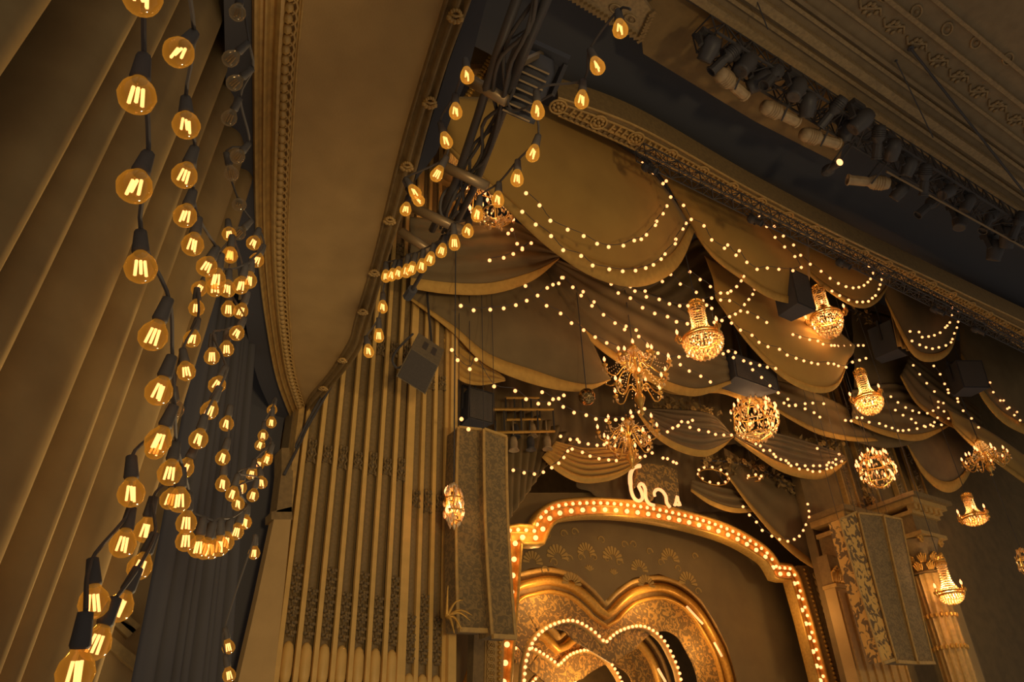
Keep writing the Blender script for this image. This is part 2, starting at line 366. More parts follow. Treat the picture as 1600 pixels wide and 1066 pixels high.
# ---- organ screen
OY = 10.0
def X_at(px, py=900): return onY(px, py, OY).x
og = thing('organ_screen', 'tall gilded screen of organ pipes below the balcony soffit', 'organ screen', (4.3, OY+.2, -2.5))
boxpart('backboard', (2.95, OY+.14, -2.5), (5.62, OY+.5, 14.5), 'plasterdark', og)
st = MB().box((0, 0, 0), (.062, .06, 17)).mesh('strip', 'strip')
pm = MB().lathe([(.088, -8.5), (.088, 8.5)], 12, None, math.pi, 2*math.pi).mesh('pipe', 'pipe', True)
foot = MB(); foot.lathe([(.005, -.22), (.03, -.2), (.06, -.17), (.075, -.1), (.078, 0), (.075, .18), (.06, .25), (.03, .29), (.005, .3)], 12); fm = foot.mesh('pipe_foot', 'strip', True)
sx = [3.13+i*.2365 for i in range(8)]
sx2 = [4.83, 5.02, 5.23, 5.44]
cen = [(a+b)/2 for a, b in zip(sx, sx[1:])]; cen2 = [(a+b)/2+.01 for a, b in zip(sx2, sx2[1:])]
for x in sx[:-1]+[4.76]: inst(st, 'strip', og, (x, OY, 6))
for x in sx2: inst(st, 'strip', og, (x, OY+.02, 6))
boxpart('edge_moulding', (2.98, OY-.03, -2.5), (3.06, OY+.2, 14.5), 'trim', og)
boxpart('end_moulding', (5.475, OY-.08, -2.5), (5.60, OY+.3, 14.5), 'strip', og)
orn = MB()
for s_ in (-1, 1):
    orn.tube([(s_*.01, -.03, .14), (s_*.06, -.05, .09), (s_*.03, -.06, .03), (s_*.065, -.05, -.03), (s_*.03, -.05, -.07), (s_*.07, -.04, -.14)], [.02, .016, .014, .016, .014, .02], 5)
    orn.ball((s_*.045, -.05, .12), .028, 6); orn.ball((s_*.05, -.05, -.11), .026, 6)
orn.ball((0, -.05, .0), .04, 6, (1, .6, 1.5)); orn.ball((0, -.05, .1), .025, 6)
orn.box((0, .0, 0), (.10, .05, .24)); o1 = orn.mesh('scroll_ornament', 'ornament')
orn = MB(); orn.tube([(0, -.02, .16), (0, -.02, -.17)], .03, 6)
for k in range(3):
    z = .12-k*.12
    for s_ in (-1, 1):
        orn.ball((s_*.045, -.04, z), .035, 6, (1.2, .6, .8)); orn.ball((s_*.025, -.05, z-.045), .026, 6)
    orn.ball((0, -.06, z-.02), .03, 6, (.7, .8, 1.6))
o2 = orn.mesh('leaf_drop', 'ornament')
def zat(px, py): return onY(px, py, OY).z
zrow = {'foot': zat(450, 1030), 'bot': zat(455, 985), 'mid': zat(540, 716), 'r3': zat(610, 545), 'r4': zat(632, 392)}
for i, x in enumerate(cen+cen2):
    r = i >= 7; d = -.42 if r else 0.
    inst(pm, 'pipe', og, (x, OY+.12, 6))
    inst(fm, 'pipe_foot', og, (x, OY+.03, zrow['foot']+(-.28 if r else 0)-.08))
    n = 3 if i % 2 == 0 else 2
    for k in range(n): inst(o2, 'leaf_drop', og, (x, OY+.045, zrow['bot']+.10+k*.30+(-.2 if r else 0)), None)
    for q, zz in enumerate(('mid', 'r3', 'r4')):
        inst(o1, 'scroll_ornament', og, (x, OY+.045, zrow[zz]+d*(1 if q == 0 else .9)), None, scale=(.95, 1, 1.3 if i % 2 == 0 else .95))
boxpart('screen_cornice', (5.0, OY-.25, zat(700, 285)-.1), (5.9, OY+.3, zat(700, 285)+.12), 'trim', og)
# ---- textured pilaster left of the organ screen
pl = thing('pilaster', 'rough-textured pilaster between dark curtain and organ screen', 'pilaster', onY(400, 1066, 9.7))
P = lambda x, y: onY(x, y, 9.7)
mb = MB(); mb.prism([P(352, 1150), P(372, 1066), P(403, 930), P(428, 812), P(455, 812), P(443, 930), P(428, 1066), P(420, 1150)], (0, .2, 0)); mb.build('shaft', 'plaster', pl)
mb = MB(); mb.prism([P(424, 812), P(424, 800), P(456, 792), P(457, 812)], (0, .25, 0)); mb.prism([P(432, 800), P(440, 735), P(458, 735), P(456, 800)], (0, .3, 0)); mb.build('cap', 'trimdark', pl)
mb = MB(); mb.prism([P(440, 735), P(440, 700), P(452, 700), P(456, 735)], (0, .3, 0)); mb.build('collar', 'trimdark', pl)
# ---- curtains
def curtain(name, label, tops, bots, zt, zb, nf, amp, m, seed=1, ripple=.3):
    rnd = random.Random(seed); n = nf*20; T = spline(tops, n+1); B = spline(bots, n+1); ph = [rnd.uniform(.6, 1.4) for _ in range(nf+2)]
    rows = []; K = 26
    for k in range(K+1):
        v = k/K; row = []
        for i in range(n+1):
            u = i/n; p = T[i].lerp(B[i], v); t = (T[min(i+1, n)]-T[max(i-1, 0)]).normalized(); nn = V((t.y, -t.x, 0))
            f = u*nf; a = ph[int(f)]*(1-f % 1)+ph[int(f)+1]*(f % 1)
            g = (f+.16*ripple*math.sin(3*v+u*7)+.22*math.sin(f*2.3)) % 1.0
            w = a*amp*(.45*math.sin(math.pi*g)**.6+.10*math.sin(3*math.pi*g+v*2)-1.7*math.exp(-((min(g, 1-g))/.20)**2))
            q = p+nn*w; q.z = zt+(zb-zt)*v; row.append(q)
        rows.append(row)
    mb = MB(); mb.grid(rows); o = mb.build(name, m, None, True, o=rows[-1][n//2]); tag(o, label, 'curtain')
    md = o.modifiers.new('thickness', 'SOLIDIFY'); md.thickness = .02
    return o
curtain('velvet_curtain', 'tall amber velvet curtain with deep slanting folds at far left', [(-2.4, .9, 0), (-.55, 3.0, 0), (.35, 4.75, 0), (1.12, 6.3, 0)], [(-2.4, .9, 0), (-.6, 2.9, 0), (-.12, 3.9, 0), (.22, 4.5, 0)], 8.6, -.6, 14, .27, 'curtain', 3)
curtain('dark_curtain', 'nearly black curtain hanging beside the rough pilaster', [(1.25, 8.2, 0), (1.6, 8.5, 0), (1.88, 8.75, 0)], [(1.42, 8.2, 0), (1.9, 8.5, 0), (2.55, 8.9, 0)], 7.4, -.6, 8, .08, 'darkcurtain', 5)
struct(boxpart('trim_9', (2.35, 10.5, -3), (2.93, 10.9, 16.9), 'darkcurtain'), 'dark panel standing in for shade between the black curtain and the organ screen', 'recess')  # solid dark box in the gap, standing in for its shade
# mouldings on the pale wall seen below the curtain edge
wm = sroot('trim_7', 'stepped moulding on the pale wall below the velvet curtain', 'moulding', onY(190, 1000, 10.9))
for a, b in (((150, 930), (212, 985)), ((146, 985), (240, 1062)), ((160, 950), (205, 992))):
    MB().bar(onY(*a, 10.92), onY(*b, 10.92), .12, .12).build('moulding_bar', 'trim', wm)
# ---- right-hand proscenium side
RY = 10.2
def R_(x, y, yy=RY): return onY(x, y, yy)
fc = thing('fluted_column', 'fluted gilded column with leafy capital at lower right', 'column', R_(1520, 1100))
ax = [R_(1459, 905), R_(1500, 1066), R_(1550, 1260)]
cx = ax[1].x; rr = .36
shaft = MB(); rows = []
z0, z1 = R_(1490, 1200).z, R_(1455, 902).z
nfl = 72
for z in (z0, z1):
    rows.append([V((cx+.05+math.cos(a)*r, RY+math.sin(a)*r, z)) for a, r in ((2*math.pi*j/nfl, rr*(1-.10*(abs(math.sin(j*math.pi/4.5))**.5 if True else 0))) for j in range(nfl))])
shaft.grid(rows, True); shaft.build('shaft', 'trim', fc)
for py in (965, 1012):
    ring = MB(); z = R_(1470, py).z
    for k in range(20): a = 2*math.pi*k/20; ring.ball((cx+.05+math.cos(a)*rr*1.0, RY+math.sin(a)*rr*1.0, z), .045, 6, (1, 1, 1.4))
    ring.build('bead_ring', 'gold', fc)
zc0, zc1 = R_(1455, 902).z, R_(1455, 852).z
cap = MB(); cap.lathe([(rr*1.12, 0), (rr*1.12, .05), (rr*.95, .07), (rr*.95, (zc1-zc0)*.5), (rr*1.25, (zc1-zc0)*.85), (rr*1.4, (zc1-zc0)*.95)], 20, Matrix.Translation((cx+.05, RY, zc0))); cap.build('capital_bell', 'trimdark', fc, True)
lv = MB()
for dx in (-.09, -.045, 0, .045, .09):
    h_ = .30-abs(dx)*1.1
    lv.tube(spline([(dx*.5, -.01, 0), (dx, -.05, h_*.5), (dx*1.25, -.08, h_*.9), (dx*1.3, -.15, h_), (dx*1.2, -.17, h_*.86)], 9), [.028, .03, .03, .03, .028, .026, .024, .02, .012], 5)
lvm = lv.mesh('acanthus_leaf', 'gold', True)
for tier, (zz, n_) in enumerate(((.06, 9), (.26, 9))):
    for k in range(n_):
        a = 2*math.pi*(k+.5*tier)/n_; inst(lvm, 'acanthus_leaf', fc, (cx+.05+math.sin(a)*rr*.95, RY-math.cos(a)*rr*.95, zc0+zz), Quaternion((0, 0, 1), a), scale=(.8, .8, .72))
for s_ in (-1, 1):
    sp = MB(); sp.tube([(cx+.05+s_*(.42+.11*(1-k/14)*math.cos(k*.8)), RY-.36, zc1-.10+.11*(1-k/14)*math.sin(k*.8)) for k in range(14)], .03, 5); sp.build('volute', 'gold', fc, True)
boxpart('abacus', (cx-.5, RY-.5, zc1-.02), (cx+.6, RY+.5, zc1+.07), 'trim', fc)
# entablature blocks, stepping cornice above the capital
def entab(name, label, x0, x1, y0, y1, zb, zt, n):
    e = thing(name, label, 'cornice', ((x0+x1)/2, y0, zb))
    h = zt-zb
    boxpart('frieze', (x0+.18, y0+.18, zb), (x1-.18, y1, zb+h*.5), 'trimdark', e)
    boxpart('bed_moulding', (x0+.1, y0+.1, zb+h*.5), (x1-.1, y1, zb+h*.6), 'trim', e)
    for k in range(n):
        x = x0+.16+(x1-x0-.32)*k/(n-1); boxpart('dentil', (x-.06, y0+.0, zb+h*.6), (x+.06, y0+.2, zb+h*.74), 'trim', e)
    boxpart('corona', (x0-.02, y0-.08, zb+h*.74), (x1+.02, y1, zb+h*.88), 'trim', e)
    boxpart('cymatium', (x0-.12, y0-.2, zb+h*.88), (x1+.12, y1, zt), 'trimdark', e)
    return e
entab('entablature', 'dentilled entablature block above the leafy column capital', cx-.62, cx+.78, RY-.55, RY+.9, zc1+.07, R_(1440, 797).z, 6)
entab('entablature', 'entablature block above the small capital left of the leaf-print cloth', R_(1292, 830, 10.9).x, R_(1350, 830, 10.9).x, 10.4, 11.3, R_(1300, 868, 10.9).z, R_(1300, 806, 10.9).z, 7)
pw = thing('pilaster', 'flat side pilaster just right of the fluted column', 'pilaster', R_(1545, 1100, 10.9))
xa = R_(1528, 1066, 10.9).x
boxpart('shaft', (xa-.6, 10.9, -3), (xa+.35, 11.3, zc0), 'plaster', pw); boxpart('edge_strip', (xa+.35, 10.95, -3), (xa+.5, 11.3, zc0-.05), 'trimdark', pw)
p2 = thing('pilaster', 'slim fluted pilaster left of the leaf-print cloth', 'pilaster', R_(1340, 1100, 11.0))
xb0, xb1 = R_(1300, 900, 11.0).x, R_(1355, 900, 11.0).x; zc = R_(1310, 915, 11.0).z; zt = R_(1310, 870, 11.0).z
boxpart('shaft', (xb0, 11.0, -3), (xb1+.5, 11.3, zc), 'plaster', p2)
for k in range(7): x = xb0+.08+k*(xb1+.4-xb0)/6; boxpart('flute', (x-.03, 10.95, -3), (x+.03, 11.02, zc-.15), 'trim', p2)
boxpart('necking', (xb0-.04, 10.92, zc-.06), (xb1+.54, 11.3, zc+.02), 'trim', p2)
boxpart('capital_block', (xb0, 11.0, zc+.02), (xb1+.5, 11.3, zt), 'trimdark', p2)
for k in range(5): inst(lvm, 'acanthus_leaf', p2, (xb0+.1+k*.24, 11.02, zc+.05), None, scale=(1.3, 1, 1.2))
# ---- proscenium wall bay behind those, up to the ceiling
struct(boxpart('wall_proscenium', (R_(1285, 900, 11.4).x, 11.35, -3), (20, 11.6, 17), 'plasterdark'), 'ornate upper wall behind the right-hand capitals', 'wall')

pr = sroot('trim_8', 'carved vertical wall strips above the right-hand capitals', 'wall strip', (17, 11.3, 6))
for px in (1318, 1352, 1398, 1428):
    x = onY(px, 740, 11.3).x; zb, zt2 = onY(px, 800, 11.3).z, 12.8
    boxpart('strip_panel', (x-.22, 11.26, zb), (x+.22, 11.36, zt2), 'trimdark', pr)
    boxpart('strip_edge', (x-.26, 11.22, zb), (x-.22, 11.36, zt2), 'trim', pr); boxpart('strip_edge', (x+.22, 11.22, zb), (x+.26, 11.36, zt2), 'trim', pr)
    for k in range(7): inst(sm, 'scroll_relief', pr, (x, 11.25, zb+.3+k*.5), Quaternion((1, 0, 0), 1.57) @ Quaternion((0, 0, 1), 1.57 if k % 2 else -1.57), scale=(.7, 1.1, 1))
# ================================================================== swags over the stage
def swag(label, top, bot, yt, yb, nf=4, amp=.05, bulge=.25, m='cloth', hem=.10, seed=0, n=30):
    rnd = random.Random(seed+len(label))
    T = spline([onY(p[0], p[1], p[2] if len(p) > 2 else yt) for p in top], n+1)
    B = spline([onY(p[0], p[1], p[2] if len(p) > 2 else yb) for p in bot], n+1)
    K = max(10, nf*7); rows = []; c1, c2 = rnd.uniform(0, 6), rnd.uniform(2, 5)
    def pt(i, v, lift=0.):
        u = i/n; e = math.sin(math.pi*min(max(u, .02), .98))**.45
        q = T[i].lerp(B[i], v); s = math.sin(2*math.pi*nf*v**.85+.5*math.sin(c2*u*2+c1))
        q = q+V((0, -.75, -.35))*(amp*e*s)+V((0, -1, -.25))*(bulge*math.sin(math.pi*v)*e+lift)
        return q
    base = B[n//2].copy()
    t = thing('swag', label, 'swag', base, 'fabric swags over the stage')
    hv = 1-hem
    mb = MB(); mb.grid([[pt(i, v) for i in range(n+1)] for v in [hv*k/K for k in range(K+1)]])
    o = mb.build('cloth', m, t, True); md = o.modifiers.new('thickness', 'SOLIDIFY'); md.thickness = .015
    if hem:
        mb = MB(); mb.grid([[pt(i, v, .025) for i in range(n+1)] for v in (hv-.01, hv+hem*.4, 1.0)])
        o = mb.build('hem', 'hem', t, True); md = o.modifiers.new('thickness', 'SOLIDIFY'); md.thickness = .02
    return t
SW = [
 ('largest smooth swag, below the left end of the carved beam', [(690, 150), (860, 168), (1003, 250)], [(700, 235), (752, 290), (800, 337), (860, 392), (930, 436), (1000, 449), (1055, 420), (1083, 362)], 7.6, 8.2, 2, .02, .2, 'cloth', .09),
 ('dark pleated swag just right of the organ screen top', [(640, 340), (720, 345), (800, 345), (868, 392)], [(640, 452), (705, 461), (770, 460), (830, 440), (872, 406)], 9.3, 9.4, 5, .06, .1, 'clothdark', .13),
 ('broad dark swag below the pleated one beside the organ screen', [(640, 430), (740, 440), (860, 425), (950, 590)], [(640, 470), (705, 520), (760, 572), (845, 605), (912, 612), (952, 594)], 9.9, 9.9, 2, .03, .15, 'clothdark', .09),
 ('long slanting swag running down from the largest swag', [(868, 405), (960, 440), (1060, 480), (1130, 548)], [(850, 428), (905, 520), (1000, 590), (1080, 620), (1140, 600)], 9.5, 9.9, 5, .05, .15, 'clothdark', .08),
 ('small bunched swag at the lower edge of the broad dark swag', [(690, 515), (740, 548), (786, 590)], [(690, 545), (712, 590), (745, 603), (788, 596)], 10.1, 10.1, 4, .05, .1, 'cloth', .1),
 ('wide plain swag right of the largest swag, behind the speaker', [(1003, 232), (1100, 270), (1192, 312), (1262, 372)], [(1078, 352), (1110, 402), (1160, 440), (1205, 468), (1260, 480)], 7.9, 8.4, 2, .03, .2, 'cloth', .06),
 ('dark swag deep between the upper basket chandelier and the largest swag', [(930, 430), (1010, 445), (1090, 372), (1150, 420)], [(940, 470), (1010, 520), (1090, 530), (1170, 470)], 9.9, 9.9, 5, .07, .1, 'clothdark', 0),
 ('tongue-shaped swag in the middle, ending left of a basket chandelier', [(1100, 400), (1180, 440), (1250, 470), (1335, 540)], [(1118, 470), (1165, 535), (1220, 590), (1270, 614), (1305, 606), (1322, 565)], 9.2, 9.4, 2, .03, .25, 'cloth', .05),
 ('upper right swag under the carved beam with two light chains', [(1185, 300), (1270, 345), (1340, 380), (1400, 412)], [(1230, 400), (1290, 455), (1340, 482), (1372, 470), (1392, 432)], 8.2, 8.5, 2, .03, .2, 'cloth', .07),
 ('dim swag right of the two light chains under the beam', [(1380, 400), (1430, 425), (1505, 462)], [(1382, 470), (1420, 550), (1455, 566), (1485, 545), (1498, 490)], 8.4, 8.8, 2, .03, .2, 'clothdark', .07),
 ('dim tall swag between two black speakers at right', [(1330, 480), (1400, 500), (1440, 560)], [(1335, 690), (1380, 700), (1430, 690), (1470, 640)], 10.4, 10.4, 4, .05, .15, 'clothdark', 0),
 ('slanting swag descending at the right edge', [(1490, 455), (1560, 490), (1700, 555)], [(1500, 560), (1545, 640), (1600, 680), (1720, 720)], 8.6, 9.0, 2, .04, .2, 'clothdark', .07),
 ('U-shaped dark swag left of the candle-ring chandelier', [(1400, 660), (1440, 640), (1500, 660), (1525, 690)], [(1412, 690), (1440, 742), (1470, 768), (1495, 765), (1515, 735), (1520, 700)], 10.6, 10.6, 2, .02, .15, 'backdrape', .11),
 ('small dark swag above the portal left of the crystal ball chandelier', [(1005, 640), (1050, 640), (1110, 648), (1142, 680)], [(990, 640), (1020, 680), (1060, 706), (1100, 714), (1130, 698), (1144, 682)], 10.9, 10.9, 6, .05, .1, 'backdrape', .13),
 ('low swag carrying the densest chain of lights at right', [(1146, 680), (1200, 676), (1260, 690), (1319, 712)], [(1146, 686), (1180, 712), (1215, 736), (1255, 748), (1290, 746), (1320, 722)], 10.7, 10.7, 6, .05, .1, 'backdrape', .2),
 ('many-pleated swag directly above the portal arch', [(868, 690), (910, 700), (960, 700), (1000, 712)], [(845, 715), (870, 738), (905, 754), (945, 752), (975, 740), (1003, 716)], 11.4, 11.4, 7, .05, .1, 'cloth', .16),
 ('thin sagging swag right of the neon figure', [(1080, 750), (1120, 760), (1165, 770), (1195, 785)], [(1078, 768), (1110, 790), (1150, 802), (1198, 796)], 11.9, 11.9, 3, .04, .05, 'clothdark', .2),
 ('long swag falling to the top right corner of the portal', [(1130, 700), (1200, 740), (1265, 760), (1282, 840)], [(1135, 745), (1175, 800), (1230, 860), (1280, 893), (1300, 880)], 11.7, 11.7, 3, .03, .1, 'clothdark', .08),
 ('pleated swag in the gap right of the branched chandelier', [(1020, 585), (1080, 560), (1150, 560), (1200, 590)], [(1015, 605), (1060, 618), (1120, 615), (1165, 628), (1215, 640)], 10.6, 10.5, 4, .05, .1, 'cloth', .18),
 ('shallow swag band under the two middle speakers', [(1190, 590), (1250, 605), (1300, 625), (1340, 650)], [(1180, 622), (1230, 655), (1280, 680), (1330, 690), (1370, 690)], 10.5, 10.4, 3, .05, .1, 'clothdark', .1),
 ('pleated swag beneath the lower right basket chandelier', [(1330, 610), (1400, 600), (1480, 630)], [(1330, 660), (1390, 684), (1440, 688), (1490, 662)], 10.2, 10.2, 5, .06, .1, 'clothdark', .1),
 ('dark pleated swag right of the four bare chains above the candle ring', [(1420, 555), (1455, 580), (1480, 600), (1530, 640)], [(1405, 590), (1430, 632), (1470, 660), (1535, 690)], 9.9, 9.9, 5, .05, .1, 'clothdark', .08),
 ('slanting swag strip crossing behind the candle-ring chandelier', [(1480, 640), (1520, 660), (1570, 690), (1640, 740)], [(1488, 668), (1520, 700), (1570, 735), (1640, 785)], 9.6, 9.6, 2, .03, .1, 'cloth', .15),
]
for k, s in enumerate(SW): swag(*s[:8], m=s[8], hem=s[9], seed=k)
# x
# gathered leg drape beside the patterned speaker covers
def hang(label, top, bot, y, nf, amp, m):
    n = nf*8; T = spline([onY(a, b, y) for a, b in top], n+1); B = spline([onY(a, b, y) for a, b in bot], n+1); rows = []
    for k in range(15):
        v = k/14; rows.append([T[i].lerp(B[i], v)+V((0, amp*math.sin(2*math.pi*nf*i/n)*(1-.5*v), 0)) for i in range(n+1)])
    mb = MB(); mb.grid(rows); o = mb.build('leg_drape', m, None, True, o=B[n//2]); tag(o, label, 'drape')
    o.modifiers.new('thickness', 'SOLIDIFY').thickness = .015
    return o
hang('dark gathered drape tied in beside the patterned speaker covers', [(775, 640), (840, 650), (900, 690)], [(775, 830), (800, 805), (862, 715)], 11.7, 9, .09, 'clothdark')
hang('short gathered tail of cloth below the beam between two right swags', [(1376, 405), (1400, 418), (1424, 430)], [(1402, 540), (1418, 548), (1436, 556)], 8.9, 5, .06, 'cloth')
hang('dim vertical drape hanging behind the crossed chains at centre', [(900, 600), (1000, 600), (1100, 620), (1200, 650)], [(900, 760), (1000, 800), (1100, 800), (1200, 800)], 12.9, 14, .08, 'backdrape')
hang('dim vertical drape filling the upper stage behind the swags', [(600, 430), (900, 400), (1200, 440), (1560, 570)], [(600, 700), (900, 700), (1200, 700), (1560, 760)], 12.4, 40, .12, 'backdrape')
